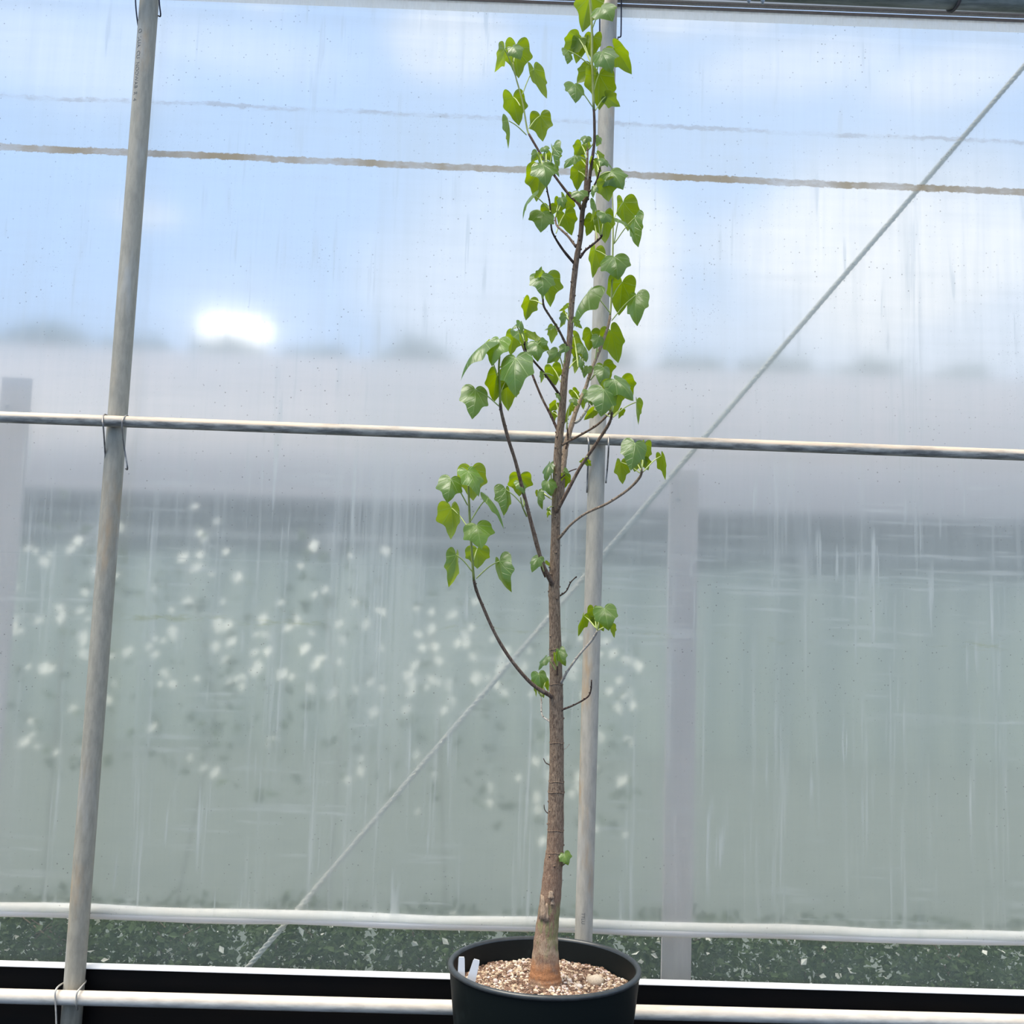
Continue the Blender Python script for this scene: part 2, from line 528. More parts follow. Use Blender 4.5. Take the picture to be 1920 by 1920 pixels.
def make_film():
    mt, g, out = mat('greenhouse_film')
    o = g.obj()
    x, y, z = g.sep(o)[0:3]

    def off(ln, wob=0.0, sc=6.0):
        c, s = ln
        q = g.sub(z, g.add(g.mul(x, s), c))
        if wob:
            q = g.add(q, g.mul(g.sub(g.noise(g.comb(x, 0.0, 0.0), sc, 4.0, 0.6), 0.5), wob))
        return q
    px = mpp(FILM_Y)
    streak = g.noise(g.scl(o, (1, 1, 0.045)), 26, 4.0, 0.65)
    fine = g.noise(g.scl(o, (1, 1, 0.03)), 120, 3.0, 0.6)
    hstreak = g.noise(g.scl(o, (0.06, 1, 1)), 60, 3.0, 0.6)
    blot = g.noise(o, 2.2, 4.0, 0.6)
    haze = g.add(0.60, g.mul(g.sub(streak, 0.5), 0.22))
    haze = g.add(haze, g.mul(g.sub(blot, 0.5), 0.30))
    haze = g.add(haze, g.mul(g.sub(fine, 0.5), 0.22))
    haze = g.add(haze, g.mul(g.sub(hstreak, 0.5), 0.20))
    # the overlapped sheet right of the splice
    xs = at(695, 580, FILM_Y).x
    haze = g.add(haze, g.mul(g.ss(x, xs - 0.01, xs + 0.02), 0.06))
    l1 = line_of(0, 178, 1920, 268)
    l2 = line_of(0, 275, 1920, 361)
    q1, q2 = off(l1, 0.030, 2.0), off(l2, 0.014, 2.0)
    between = g.mul(g.ss(q1, 0.004, -0.004), g.ss(q2, -0.004, 0.004))
    haze = g.add(haze, g.mul(between, 0.10))
    # pale line low on the sheet, pale crease at the top
    q3 = off(line_of(0, 1035, 1920, 1102))
    thin = g.ss(g.ab(q3), 0.0022, 0.0006)
    haze = g.add(haze, g.mul(thin, 0.22))
    q4 = off(line_of(600, 22, 1920, 90), 0.006)
    haze = g.add(haze, g.mul(g.ss(g.ab(q4), 0.009, 0.006), -0.10))
    # vertical crease on the right
    xv = at(1722, 1300, FILM_Y).x
    cre = g.mul(g.ss(g.ab(g.add(g.sub(x, xv), g.mul(g.sub(streak, 0.5), 0.02))), 0.03, 0.0), g.ss(fine, 0.45, 0.62))
    haze = g.add(haze, g.mul(cre, 0.16))
    # white run marks
    run = g.mul(g.ss(g.noise(g.scl(o, (1, 1, 0.10)), 34, 2.0, 0.5), 0.62, 0.74), g.ss(fine, 0.42, 0.60))
    haze = g.add(haze, g.mul(run, 0.32))
    haze = g.mn(g.mx(haze, 0.12), 0.85)
    # clear body
    rf = g.n('ShaderNodeBsdfRefraction', distribution='GGX')
    rf.inputs['Color'].default_value = (0.97, 0.98, 0.98, 1)
    rf.inputs['Roughness'].default_value = 0.40
    rf.inputs['IOR'].default_value = FILM_IOR
    tl = g.n('ShaderNodeBsdfTranslucent')
    tl.inputs[0].default_value = (0.56, 0.655, 0.61, 1)
    df = g.n('ShaderNodeBsdfDiffuse')
    df.inputs[0].default_value = (0.50, 0.55, 0.54, 1)
    hz = g.n('ShaderNodeMixShader')
    hz.inputs[0].default_value = 0.35
    g.put(hz.inputs[1], tl.outputs[0])
    g.put(hz.inputs[2], df.outputs[0])
    wide = g.n('ShaderNodeBsdfRefraction', distribution='GGX')
    wide.inputs['Color'].default_value = (0.93, 0.95, 0.95, 1)
    wide.inputs['Roughness'].default_value = 0.85
    wide.inputs['IOR'].default_value = 1.22
    sc_ = g.n('ShaderNodeMixShader')
    sc_.inputs[0].default_value = 0.58
    g.put(sc_.inputs[1], hz.outputs[0])
    g.put(sc_.inputs[2], wide.outputs[0])
    body = g.n('ShaderNodeMixShader')
    g.put(body.inputs[0], haze)
    g.put(body.inputs[1], rf.outputs[0])
    g.put(body.inputs[2], sc_.outputs[0])
    gl = g.n('ShaderNodeBsdfGlossy')
    gl.inputs['Roughness'].default_value = 0.22
    gm = g.n('ShaderNodeMixShader')
    gm.inputs[0].default_value = 0.035
    g.put(gm.inputs[1], body.outputs[0])
    g.put(gm.inputs[2], gl.outputs[0])
    # dirt: two dried silt lines in old folds, specks, a green algae line
    sn = g.noise(g.comb(x, 0.0, 0.0), 3.2, 4.0, 0.6)
    s5 = g.noise(g.scl(o, (0.35, 1, 1)), 130, 4.0, 0.7)
    edge = g.mul(g.sub(g.noise(g.scl(o, (0.6, 1, 1)), 70, 5.0, 0.75), 0.5), 0.018)
    d2 = g.mul(g.ss(g.ab(g.add(q2, edge)), 0.0105, 0.0075), g.ss(g.add(sn, g.mul(s5, 0.6)), 0.52, 0.86, 0.42, 0.92))
    d1 = g.mul(g.ss(g.ab(g.add(q1, g.mul(edge, 1.4))), 0.008, 0.003), g.ss(g.add(sn, g.mul(s5, 0.5)), 0.66, 0.86, 0.06, 0.45))
    wash = g.mul(g.mul(g.ss(q2, -0.10, -0.01), g.ss(q2, -0.004, -0.012)), g.ss(s5, 0.60, 0.72, 0, 0.20))
    spk = g.mul(g.ss(g.voro(o, 60), 0.13, 0.08), g.ss(g.noise(o, 2.6, 3.0, 0.7), 0.44, 0.62, 0.12, 1.0))
    spk2 = g.mul(g.ss(g.noise(o, 260, 2.0, 0.5), 0.69, 0.74), g.ss(g.noise(o, 3.1, 3.0, 0.7), 0.50, 0.60))
    q6 = off(line_of(0, 1147, 1920, 1215), 0.03, 4.0)
    alg = g.mul(g.ss(g.ab(q6), 0.016, 0.002), g.ss(g.noise(g.scl(o, (0.25, 1, 1)), 22, 4.0, 0.7), 0.50, 0.70, 0, 0.5))
    sand = g.mul(g.mul(g.ss(g.ab(g.sub(q6, 0.02)), 0.03, 0.005), g.ss(s5, 0.60, 0.70)), g.ss(g.noise(g.comb(x, 0, 0), 4.5, 3.0, 0.6), 0.52, 0.66, 0, 0.5))

    def dirt(prev, fac, col):
        a = g.n('ShaderNodeBsdfDiffuse')
        b = g.n('ShaderNodeBsdfTranslucent')
        for s_ in (a.inputs[0], b.inputs[0]):
            g.put(s_, (*col, 1) if isinstance(col, tuple) else col)
        ad = g.n('ShaderNodeMixShader')
        ad.inputs[0].default_value = 0.5
        g.put(ad.inputs[1], a.outputs[0])
        g.put(ad.inputs[2], b.outputs[0])
        mm = g.n('ShaderNodeMixShader')
        g.put(mm.inputs[0], fac)
        g.put(mm.inputs[1], prev)
        g.put(mm.inputs[2], ad.outputs[0])
        return mm.outputs[0]
    sh = dirt(gm.outputs[0], d2, g.mix(g.ss(sn, 0.40, 0.62), (0.62, 0.56, 0.49), (0.46, 0.35, 0.21)))
    sh = dirt(sh, g.mx(d1, wash), (0.55, 0.50, 0.45))
    sh = dirt(sh, g.mul(g.mx(spk, spk2), 0.6), (0.22, 0.21, 0.21))
    # chalky run marks and wiped film of dust
    chalk = g.mul(g.ss(streak, 0.50, 0.72), g.ss(fine, 0.40, 0.66))
    chalk = g.mx(g.mul(chalk, 0.42), g.mul(g.mul(g.ss(hstreak, 0.52, 0.70), g.ss(blot, 0.42, 0.62)), 0.30))
    chalk = g.mx(chalk, g.mul(run, 0.40))
    xa = at(606, 1250, FILM_Y).x
    xb = at(775, 1250, FILM_Y).x
    panel = g.mul(g.mul(g.ss(x, xa - 0.006, xa + 0.01), g.ss(x, xb + 0.06, xb - 0.05)), g.ss(z, at(690, 1560, FILM_Y).z, at(690, 1000, FILM_Y).z, 0.25, 1.0))
    chalk = g.mx(chalk, g.mul(g.mul(panel, g.ss(fine, 0.25, 0.7)), 0.28))
    chalk = g.mul(chalk, g.ss(z, at(960, 640, FILM_Y).z, at(960, 900, FILM_Y).z, 0.22, 1.0))
    sh = dirt(sh, chalk, (0.82, 0.83, 0.78))
    sh = dirt(sh, alg, (0.44, 0.46, 0.26))
    sh = dirt(sh, sand, (0.38, 0.34, 0.28))
    g.put(out.inputs[0], sh)
    return mt


M['film'] = make_film()


def make_clear(name, haze, col, dirt_scale=20):
    mt, g, out = mat(name)
    o = g.obj()
    n = g.noise(g.scl(o, (1, 1, 0.15)), dirt_scale, 4.0, 0.65)
    hz = g.add(haze, g.mul(g.sub(n, 0.5), haze * 0.9))
    tp = g.n('ShaderNodeBsdfTransparent')
    tl = g.n('ShaderNodeBsdfTranslucent')
    tl.inputs[0].default_value = (*col, 1)
    df = g.n('ShaderNodeBsdfDiffuse')
    df.inputs[0].default_value = (*col, 1)
    m2 = g.n('ShaderNodeMixShader')
    m2.inputs[0].default_value = 0.5
    g.put(m2.inputs[1], tl.outputs[0])
    g.put(m2.inputs[2], df.outputs[0])
    ms = g.n('ShaderNodeMixShader')
    g.put(ms.inputs[0], hz)
    g.put(ms.inputs[1], tp.outputs[0])
    g.put(ms.inputs[2], m2.outputs[0])
    g.put(out.inputs[0], ms.outputs[0])
    return mt


M['skirt'] = make_clear('clear_skirt_film', 0.14, (0.52, 0.60, 0.52))
M['flap'] = make_clear('doubled_film_flap', 0.60, (0.86, 0.88, 0.88), 60)
M['rollfilm'] = simple('film_wrapped_pipe', (0.84, 0.81, 0.76), (0.74, 0.69, 0.61), 25, 0.5, 0, (0.15, 1, 1))

# ------------------------------------------------------------------ setting
XL, XR = -3.6, 3.6


def hz(px, py, Y):
    return at(px, py, Y).z


fl = MB()
fl.box((-6, -7, -0.05), (6, 0.03, 0.0))
tag(fl.build('floor', M['floor'], smooth=False), kind='structure')
gm_ = MB()
gm_.box((-40, 0.03, -0.10), (40, 90, -0.02))
tag(gm_.build('ground_outside', M['ground'], smooth=False), kind='structure')

z_base = hz(480, 1822, -0.004)
bb = MB()
bb.box((XL, -0.006, 0.0), (XR, 0.006, z_base))
bo = bb.build('baseboard_back', M['black'], smooth=False)
tag(bo, kind='structure')
cap = MB()
cap.quad_strip([[Vector((x, y_, z_base + z_)) for y_, z_ in ((-0.016, -0.001), (-0.016, 0.001), (-0.002, 0.0045), (0.012, 0.0045), (0.012, -0.001))] for x in (XL, XR)], True)
cap.build('cap_strip', M['alu'], bo, smooth=False)

# film curtain: a slightly rippled sheet from the eave channel to the roll pipe
z_roll = hz(960, 1733, 0.03)
z_top = hz(1540, 23, FILM_Y)
fm = MB()
NX, NZ = 96, 40
for i in range(NZ + 1):
    for j in range(NX + 1):
        xx = lerp(XL, XR, j / NX)
        zz = lerp(z_roll, z_top, i / NZ)
        fm.v.append(Vector((xx, FILM_Y + 0.0012 * math.sin(xx * 9 + zz * 1.5) * math.sin(math.pi * i / NZ), zz)))
for i in range(NZ):
    for j in range(NX):
        a = i * (NX + 1) + j
        fm.f.append((a, a + 1, a + NX + 2, a + NX + 1))
        fm.mi.append(0)
film = fm.build('wall_back', M['film'])
tag(film, kind='structure')
fp = MB()
zf0, zf1 = hz(1540, 47, -0.004), hz(1540, 26.5, -0.004)
fp.box((XL, -0.005, zf0), (XR, -0.004, zf1))
fp.build('film_flap', M['flap'], film, smooth=False)
sk = MB()
sk.box((XL, 0.052, 0.1), (XR, 0.0525, z_roll + 0.01))
sk.build('skirt_film', M['skirt'], film, smooth=False)

# roll pipe with the film wound round it
rp = empty('roll_up_pipe', (0, 0.03, z_roll))
tag(rp, 'white pipe wound in film along the bottom of the hanging curtain', 'pipe')
a = MB()
pts = [(x * 0.12, 0.03, z_roll + 0.002 * math.sin(x * 1.3)) for x in range(-30, 31)]
a.tube(pts, [0.0175 + 0.0008 * math.sin(k * 2.1) for k in range(61)], 20)
a.build('film_wrap', M['rollfilm'], rp)
a = MB()
a.tube([(XL - 0.06, 0.03, z_roll), (XR + 0.06, 0.03, z_roll)], 0.012, 16)
a.build('pipe_core', M['alu_grey'], rp)

# eave channel
ch = empty('eave_channel', (0, 0.0, hz(1540, 20, -0.01)))
tag(ch, 'ribbed aluminium channel clamping the top edge of the film', 'channel')


def bar(name, y0, y1, d0, d1, mt):
    a = MB()
    a.box((XL, d0, hz(1540, y1, d0)), (XR, d1, hz(1540, y0, d0)))
    return a.build(name, mt, ch, smooth=False)


bar('lower_lip', 21.5, 27, -0.0055, 0.006, M['dark_metal'])
M['edge'] = make_clear('backlit_film_edge', 0.10, (0.95, 0.95, 0.93), 60)
bar('face_strip', 15, 21.5, -0.0065, -0.0058, M['edge'])
bar('wire_groove', 12.5, 15, -0.0065, 0.006, M['dark_metal'])
bar('upper_rib', 10.2, 12.5, -0.0065, -0.0058, M['edge'])
bar('upper_plate', -40, 10.5, -0.005, 0.006, M['alu_grey'])

EY = -0.092
ev = empty('eave_pipe', (0, EY, hz(1700, -16, EY)))
tag(ev, 'mossy grey green pipe along the eave above the channel', 'pipe')
a = MB()
zc = hz(1700, 11, EY) + 0.03
a.tube([(XL, EY, zc + 0.028), (XR, EY, zc - 0.017)], 0.030, 24)
a.build('pipe_tube', M['eave'], ev)
a = MB()
xs_ = at(1799, 5, EY - 0.03).x
zs_ = zc + 0.005 - (xs_ / XR) * 0.0225 + 0.0005
a.tube([(xs_ + 0.006 * math.cos(k), EY - 0.0335 * math.cos(k), zs_ + 0.0335 * math.sin(k)) for k in [i * math.pi / 12 for i in range(-14, 13)]], 0.004, 8)
a.build('strap', M['dark_metal'], ev)
for px_ in (1404, 1430):
    a = MB()
    p = at(px_, 2, EY)
    zz = zc + 0.0055 - (p.x / XR) * 0.0225 - 0.030
    a.tube([(p.x, EY, zz + 0.004), (p.x, EY, zz - 0.004), (p.x, EY, zz - 0.006), (p.x, EY, zz - 0.012)], [0.006, 0.006, 0.0035, 0.003], 10)
    a.build('drip_nipple', M['alu_grey'], ev)

# posts
PY = -0.032


def post(px_top, px_bot, rad, mt, label):
    a_, b_ = at(px_top, 60, PY), at(px_bot, 1800, PY)
    s = (a_.x - b_.x) / (a_.z - b_.z)
    bx = b_.x - s * b_.z
    o = empty('steel_post', (bx, PY, 0))
    tag(o, label, 'post', 'upright posts of the greenhouse frame')
    t = MB()
    t.tube([(bx + s * zz, PY, zz) for zz in [i * 0.2 for i in range(0, 15)]], rad, 28)
    t.build('post_tube', mt, o)
    return o, bx, s


pl, lx, ls = post(275.5, 142.5, 0.0240, M['post_left'], 'rust-stained galvanised steel post on the left, well away from the tree')
pr, rx, rs = post(1141, 1093, 0.0212, M['post_right'], 'plain grey galvanised steel post standing right behind the potted tree')
fo = MB()
fo.tube([(lx, PY, 0.0), (lx, PY, 0.012)], 0.04, 20)
fo.build('foot_collar', M['post_left'], pl)
fo = MB()
fo.tube([(rx, PY, 0.0), (rx, PY, 0.012)], 0.04, 20)
fo.build('foot_collar', M['post_right'], pr)


def print_on(po, px_, s, txt, z0, size, phi0, rad, name='stamped_print'):
    cu = bpy.data.curves.new('tmp', 'FONT')
    cu.body = txt
    cu.size = size
    tmp = bpy.data.objects.new('tmp', cu)
    C.objects.link(tmp)
    dg = bpy.context.evaluated_depsgraph_get()
    me = tmp.evaluated_get(dg).to_mesh()
    b_ = MB()
    for v in me.vertices:
        ph = phi0 + v.co.y / rad
        zz = z0 - v.co.x
        b_.v.append(Vector((px_ + s * zz + (rad + 0.0004) * math.sin(ph), PY - (rad + 0.0004) * math.cos(ph), zz)))
    for p in me.polygons:
        b_.f.append(tuple(p.vertices))
        b_.mi.append(0)
    tmp.evaluated_get(dg).to_mesh_clear()
    bpy.data.objects.remove(tmp)
    b_.build(name, M['print'], po, smooth=False)


print_on(pl, lx, ls, 'O  I-UA  CU  NODWAB  R  4', hz(270, 62, PY), 0.0155, R(-38), 0.0240)
print_on(pr, rx, rs, 'TTLU', hz(1093, 1707, PY), 0.011, R(-22), 0.0212)

# rails
RY = PY - 0.0235 - 0.0155


def rail(name, pA, pB, rad, mt, label, Y):
    a_, b_ = at(*pA, Y), at(*pB, Y)
    s = (b_.z - a_.z) / (b_.x - a_.x)
    c = a_.z - s * a_.x
    o = empty(name, (0, Y, c))
    tag(o, label, 'pipe')
    t = MB()
    t.tube([(x, Y, c + s * x) for x in [XL + i * 0.3 for i in range(25)]], rad, 24)
    t.build('pipe_tube', mt, o)
    for k, x in enumerate((XL, XR)):
        t = MB()
        t.tube([(x - 0.01, Y, c + s * x), (x + 0.01, Y, c + s * x)], rad + 0.002, 24)
        t.build('end_cap', M['alu_grey'], o)
    return c, s


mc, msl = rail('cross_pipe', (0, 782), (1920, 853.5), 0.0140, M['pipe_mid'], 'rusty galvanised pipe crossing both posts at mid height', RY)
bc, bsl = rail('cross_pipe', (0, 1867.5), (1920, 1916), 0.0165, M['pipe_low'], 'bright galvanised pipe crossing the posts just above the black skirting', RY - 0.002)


# wire clips
def clip(pathpx, mt, label, rad=0.0021):
    pts = [at(x, y, Y) for x, y, Y in pathpx]
    t = MB()
    t.tube(spline(pts, 4), rad, 8)
    o = t.build('wire_clip', mt, loc=pts[len(pts) // 2])
    tag(o, label, 'clip', 'wire clips on the frame')
    return o


FR = RY - 0.0165
BK = -0.004
clip([(199, 892, -0.045), (197, 850, -0.050), (194, 803, FR - 0.004), (192, 788, FR - 0.003), (196, 777, RY), (206, 783, RY + 0.02), (212, 788, BK),
      (226, 789, BK), (240, 783, RY + 0.02), (237, 779, RY), (230, 787, FR - 0.003), (229, 803, FR - 0.004), (233, 840, -0.062), (239, 877, -0.060), (236, 879, -0.045)],
     M['wire_mid'], 'bent wire clip hooked over the mid-height pipe at the rusty left post')
clip([(1100.5, 924, -0.040), (1102, 880, -0.050), (1104, 838, FR - 0.004), (1103, 824, FR - 0.003), (1102, 814, RY), (1110, 818, RY + 0.02), (1114, 822, BK),
      (1130, 823, BK), (1138, 820, RY + 0.02), (1142, 815, RY), (1141, 826, FR - 0.003), (1141, 842, FR - 0.004), (1139, 875, -0.055), (1136, 906, -0.045)],
     M['wire_mid'], 'bent wire clip hooked over the mid-height pipe behind the tree')
clip([(106, 1935, FR - 0.004), (105, 1900, FR - 0.004), (103.5, 1872, FR - 0.005), (104, 1858, FR - 0.003), (110, 1849, RY - 0.003), (121, 1842, -0.02), (128, 1840, BK),
      (154, 1838, BK), (161, 1840, -0.02), (152, 1851, RY - 0.003), (145, 1860, FR - 0.003), (143, 1872, FR - 0.005), (143, 1884, FR - 0.003), (145, 1893, RY + 0.005)],
     M['wire_lit'], 'pale wire clip looped over the lowest pipe at the foot of left post')
clip([(1124, -22, -0.03), (1124.5, 30, -0.018), (1124.5, 70, -0.014), (1126, 74, -0.006), (1156, 74, -0.006), (1159, 70, -0.045), (1163, 69, -0.062), (1164.5, 60, -0.064), (1165, 0, -0.064), (1165, -25, -0.05)],
     M['wire_dark'], 'dark wire clip hanging from the eave at the top of right post', 0.0019)
clip([(253.5, -25, -0.06), (254.5, 10, -0.05), (258, 42, -0.035), (261, 55, -0.02), (268, 60, -0.005), (285, 58, -0.004), (294, 31, -0.01), (301, 30, -0.03), (299, 8, -0.045), (297, -25, -0.06)],
     M['wire_dark'], 'dark wire clip hanging from the eave at the top of left post', 0.0019)

# rope outside the film
A_, B_ = at(1960, 78, 0.026), at(440, 1842, 0.075)
rt = MB()
N = 900
ax = (B_ - A_).normalized()
e1 = ax.orthogonal().normalized()
e2 = ax.cross(e1)
for st in range(3):
    rings_pts, ph0 = [], st * 2 * math.pi / 3
    for i in range(0, 420):
        t = i / 419
        base = A_.lerp(B_, t)
        base = Vector((base.x, lerp(0.0235, 0.064, min(1.0, t / 0.9)) + max(0, t - 0.9) * 0.08, base.z))
        ph = ph0 + t * 2 * math.pi * 62
        rings_pts.append(base + (e1 * math.cos(ph) + e2 * math.sin(ph)) * 0.0034)
    rt.tube(rings_pts, 0.0040, 6)
ro = rt.build('rope', M['rope'], loc=B_)
tag(ro, 'twisted rope slanting across the outside of the plastic film', 'rope')
tag(ro, kind='thing')

# ------------------------------------------------------------------ outside
for (pxa, pxb, py, Yb, lab) in ((1240, 1295, 880, 0.22, 'weathered pinkish board upright outside the film, right of the pot'),
                                (-80, -24, 705, 0.30, 'weathered pinkish board upright outside the film at the far left')):
    pa, pb = at(pxa, 1800, Yb), at(pxb, 1800, Yb)
    zt = behind(pxa, py, Yb).z
    o = empty('board_post', ((pa.x + pb.x) / 2, Yb, -0.02))
    tag(o, lab, 'post')
    t = MB()
    t.box((pa.x, Yb - 0.008, -0.02), (pb.x, Yb + 0.008, zt))
    t.build('board', M['outpost'], o, smooth=False)
    t = MB()
    t.tube([(pa.x + 0.02, Yb - 0.008, zt - 0.08), (pa.x + 0.02, Yb - 0.013, zt - 0.08)], 0.005, 8)
    t.build('bolt_head', M['alu_grey'], o)


def leafmat(name, a, b, tr, rough=0.5):
    mt, g, out = mat(name)
    n = g.noise(g.obj(), 8.0, 3.0, 0.6)
    at_ = g.n('ShaderNodeAttribute', attribute_name='pale').outputs['Fac']
    col = g.mix(g.ss(n, 0.3, 0.7), a, b)
    col = g.mix(at_, col, (0.86, 0.86, 0.78))
    p = principled(g, col, 0.7, 0, None, 0.25)
    t = g.n('ShaderNodeBsdfTranslucent')
    g.put(t.inputs[0], g.mix(at_, tr, (0.8, 0.82, 0.65)))
    ms = g.n('ShaderNodeMixShader')
    ms.inputs[0].default_value = 0.25
    g.put(ms.inputs[1], p.outputs[0])
    g.put(ms.inputs[2], t.outputs[0])
    g.put(out.inputs[0], ms.outputs[0])
    return mt


M['shrub'] = leafmat('shrub_leaves', (0.035, 0.062, 0.02), (0.075, 0.115, 0.04), (0.09, 0.14, 0.025))
M['farleaf'] = leafmat('tree_crown_leaves', (0.08, 0.18, 0.10), (0.12, 0.21, 0.13), (0.08, 0.14, 0.04))
M['wood'] = simple('shrub_wood', (0.12, 0.09, 0.06), (0.2, 0.15, 0.1), 20, 0.9)


def leaves_in(mb, n, fn, size, rng, pale=0.0, palefn=None):
    pal = mb.att.setdefault('pale', [])
    for _ in range(n):
        p = fn(rng)
        pv = 1.0 if rng.random() < (palefn(p) if palefn else pale) else 0.0
        d = Vector((rng.gauss(0, 1), rng.gauss(0, 1), rng.gauss(0, 0.7) - 0.2)).normalized()
        q = Vector((rng.gauss(0, 1), rng.gauss(0, 1), rng.gauss(0, 1)))
        if pv and palefn:
            d = Vector((rng.gauss(0, 0.5), -0.6 + rng.gauss(0, 0.2), -0.8)).normalized()
            q = Vector((rng.gauss(0, 0.2), -0.8, 0.6))
        s = d.cross(q).normalized()
        l = size * rng.uniform(0.6, 1.3)
        wd = l * 0.32
        nn = d.cross(s) * l * 0.12
        b = len(mb.v)
        mb.v.extend((p, p + d * l * 0.5 + s * wd - nn, p + d * l, p + d * l * 0.5 - s * wd - nn))
        mb.f.append((b, b + 1, b + 2))
        mb.f.append((b, b + 2, b + 3))
        mb.mi.extend((0, 0))
        pal.extend([pv] * 4)


def shrub(x, Y, h, wd, n, label, group, size=0.03, pale=0.05, palefn=None, p_low=0.0):
    rng = random.Random(int((x + 20) * 977) + int(h * 1000))
    o = empty('shrub', (x, Y, -0.02))
    tag(o, label, 'shrub', group)
    mb = MB()

    def fn(r):
        while True:
            a, b, c = r.uniform(-1, 1), r.uniform(-1, 1), r.uniform(0, 1)
            if True:
                c = p_low + (1 - p_low) * c
                return Vector((x + a * wd, Y + b * min(wd, 0.17), c * h * (1 - 0.10 * abs(a) * (1 + 0.6 * math.sin(9 * a + x * 5)))))
            if a * a + b * b + (c * 2 - 1) ** 2 * 0.6 < 1.0:
                return Vector((x + a * wd, Y + b * min(wd, 0.16), 0.0 + c * h))
    leaves_in(mb, n, fn, size, rng, pale, palefn)
    tag(mb.build('foliage', M['shrub'], o, loc=(x, Y, 0), smooth=False), kind='stuff')
    st = MB()
    for k in range(1 if palefn else 4):
        st.tube([(x + rng.uniform(-.05, .05), Y + rng.uniform(-.03, .03), -0.02), (x + rng.uniform(-wd, wd) * .5, Y + rng.uniform(-.1, .1), h * 0.5), (x + rng.uniform(-wd, wd) * .7, Y + rng.uniform(-.1, .1), h * 0.85)], [0.0035, 0.003, 0.0015], 6)
    st.build('stems', M['wood'], o)


# low growth seen through the clear skirt, and taller bushes with leaves whitened as sun glints behind the curtain on the left
xs_low = [-1.62 + k * 0.366 for k in range(10)]
ORDB = ['leftmost', 'second from the left', 'third from the left', 'fourth from the left', 'fifth from the left', 'fifth from the right', 'fourth from the right', 'third from the right', 'second from the right', 'rightmost']
for k, x in enumerate(xs_low):
    shrub(x, 0.52 + 0.03 * math.sin(k * 2.3), 0.24, 0.165, 2400,
          'low dark green bush below the roll pipe, %s of its row' % ORDB[k], 'low bushes along the outside of the wall', 0.025, 0.035)
zf = [behind(600, q, 1.2).z for q in (1290, 1160, 1045, 955)]


def fleck(p):
    return 0.62 if zf[0] < p.z < zf[1] else 0.5 if zf[2] < p.z < zf[3] else 0.25 if p.z > zf[0] else 0.15  # height bands of near-white leaves, painted as sun glints


for k, (x, Y, h) in enumerate(((-1.50, 1.15, 1.50), (-1.05, 1.25, 1.48), (-0.60, 1.2, 1.40), (-0.15, 1.3, 1.28), (0.30, 1.2, 1.12))):
    shrub(x, Y, h, 0.20, 130, 'taller leafy bush with leaves whitened as sun glints blurred behind the film, %s' % ('leftmost', 'second from left', 'third from left', 'fourth from left', 'nearest the tree')[k],
          'taller bushes behind the film', 0.05, 0.0, fleck, 0.34)

# neighbouring film greenhouse
NY = 7.0
zE = behind(960, 945, NY).z
zO = behind(960, 1045, NY).z
zR = behind(960, 700, NY + 3.2).z
ng = empty('neighbour_greenhouse', (0, NY, 0))
tag(ng, 'long pale film greenhouse beyond the bushes with its side vent open', 'greenhouse')
M['nfilm'] = simple('neighbour_film', (0.27, 0.255, 0.27), (0.23, 0.215, 0.23), 1.2, 0.5, 0, (0.3, 1, 3))
M['ncurtain'] = simple('neighbour_curtain', (0.38, 0.42, 0.33), (0.31, 0.34, 0.27), 1.5, 0.5, 0, (1, 1, 0.2))
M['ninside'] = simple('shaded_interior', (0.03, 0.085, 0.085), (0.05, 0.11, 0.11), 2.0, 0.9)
t = MB()
prof = [(NY + 3.2 * (1 - math.cos(a_)) ** 0.9, zE + (zR - zE) * math.sin(a_)) for a_ in [k * math.pi / 2 / 12 for k in range(13)]]
prof2 = [(NY + 6.4 - (y_ - NY), z_) for y_, z_ in reversed(prof[:-1])]
t.quad_strip([[Vector((x, y_, z_)) for y_, z_ in prof + prof2] for x in (-14, 14)], False)
t.build('roof_film', M['nfilm'], ng)
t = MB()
t.box((-14, NY + 1.4, -0.02), (14, NY + 1.45, zE))  # dark sheet painted as the shade inside the open vent
t.build('interior_shade', M['ninside'], ng, smooth=False)
t = MB()
zr_ = behind(960, 1022, NY).z
t.tube([(-14, NY - 0.05, zr_), (14, NY - 0.05, zr_)], 0.02, 12)
t.build('vent_rail', M['alu_grey'], ng)
t = MB()
t.tube([(-14, NY - 0.02, zE), (14, NY - 0.02, zE)], 0.05, 12)
t.build('eave_rail', M['nfilm'], ng)
t = MB()
cols = []
nxx = 500
for j in range(nxx + 1):
    x = -14 + 28 * j / nxx
    sag = 0.05 * abs(math.sin(x * 2.6 + 0.5 * math.sin(x * 1.1))) + 0.02 * math.sin(x * 7.3)
    yy = NY + 0.03 + 0.035 * math.sin(x * 17 + 1.5 * math.sin(x * 3.1))
    cols.append([Vector((x, yy, -0.02)), Vector((x, yy, zO * 0.5)), Vector((x, yy, zO - 0.05 - sag)), Vector((x, NY + 0.03, zO - sag))])
t.quad_strip(cols, False)
t.build('side_curtain', M['ncurtain'], ng)
for k in range(-6, 7):
    t = MB()
    t.tube([(k * 2.1 + 0.6, NY + 0.1, -0.02), (k * 2.1 + 0.6, NY + 0.1, zE)], 0.04, 10)
    t.build('post', M['alu_grey'], ng)

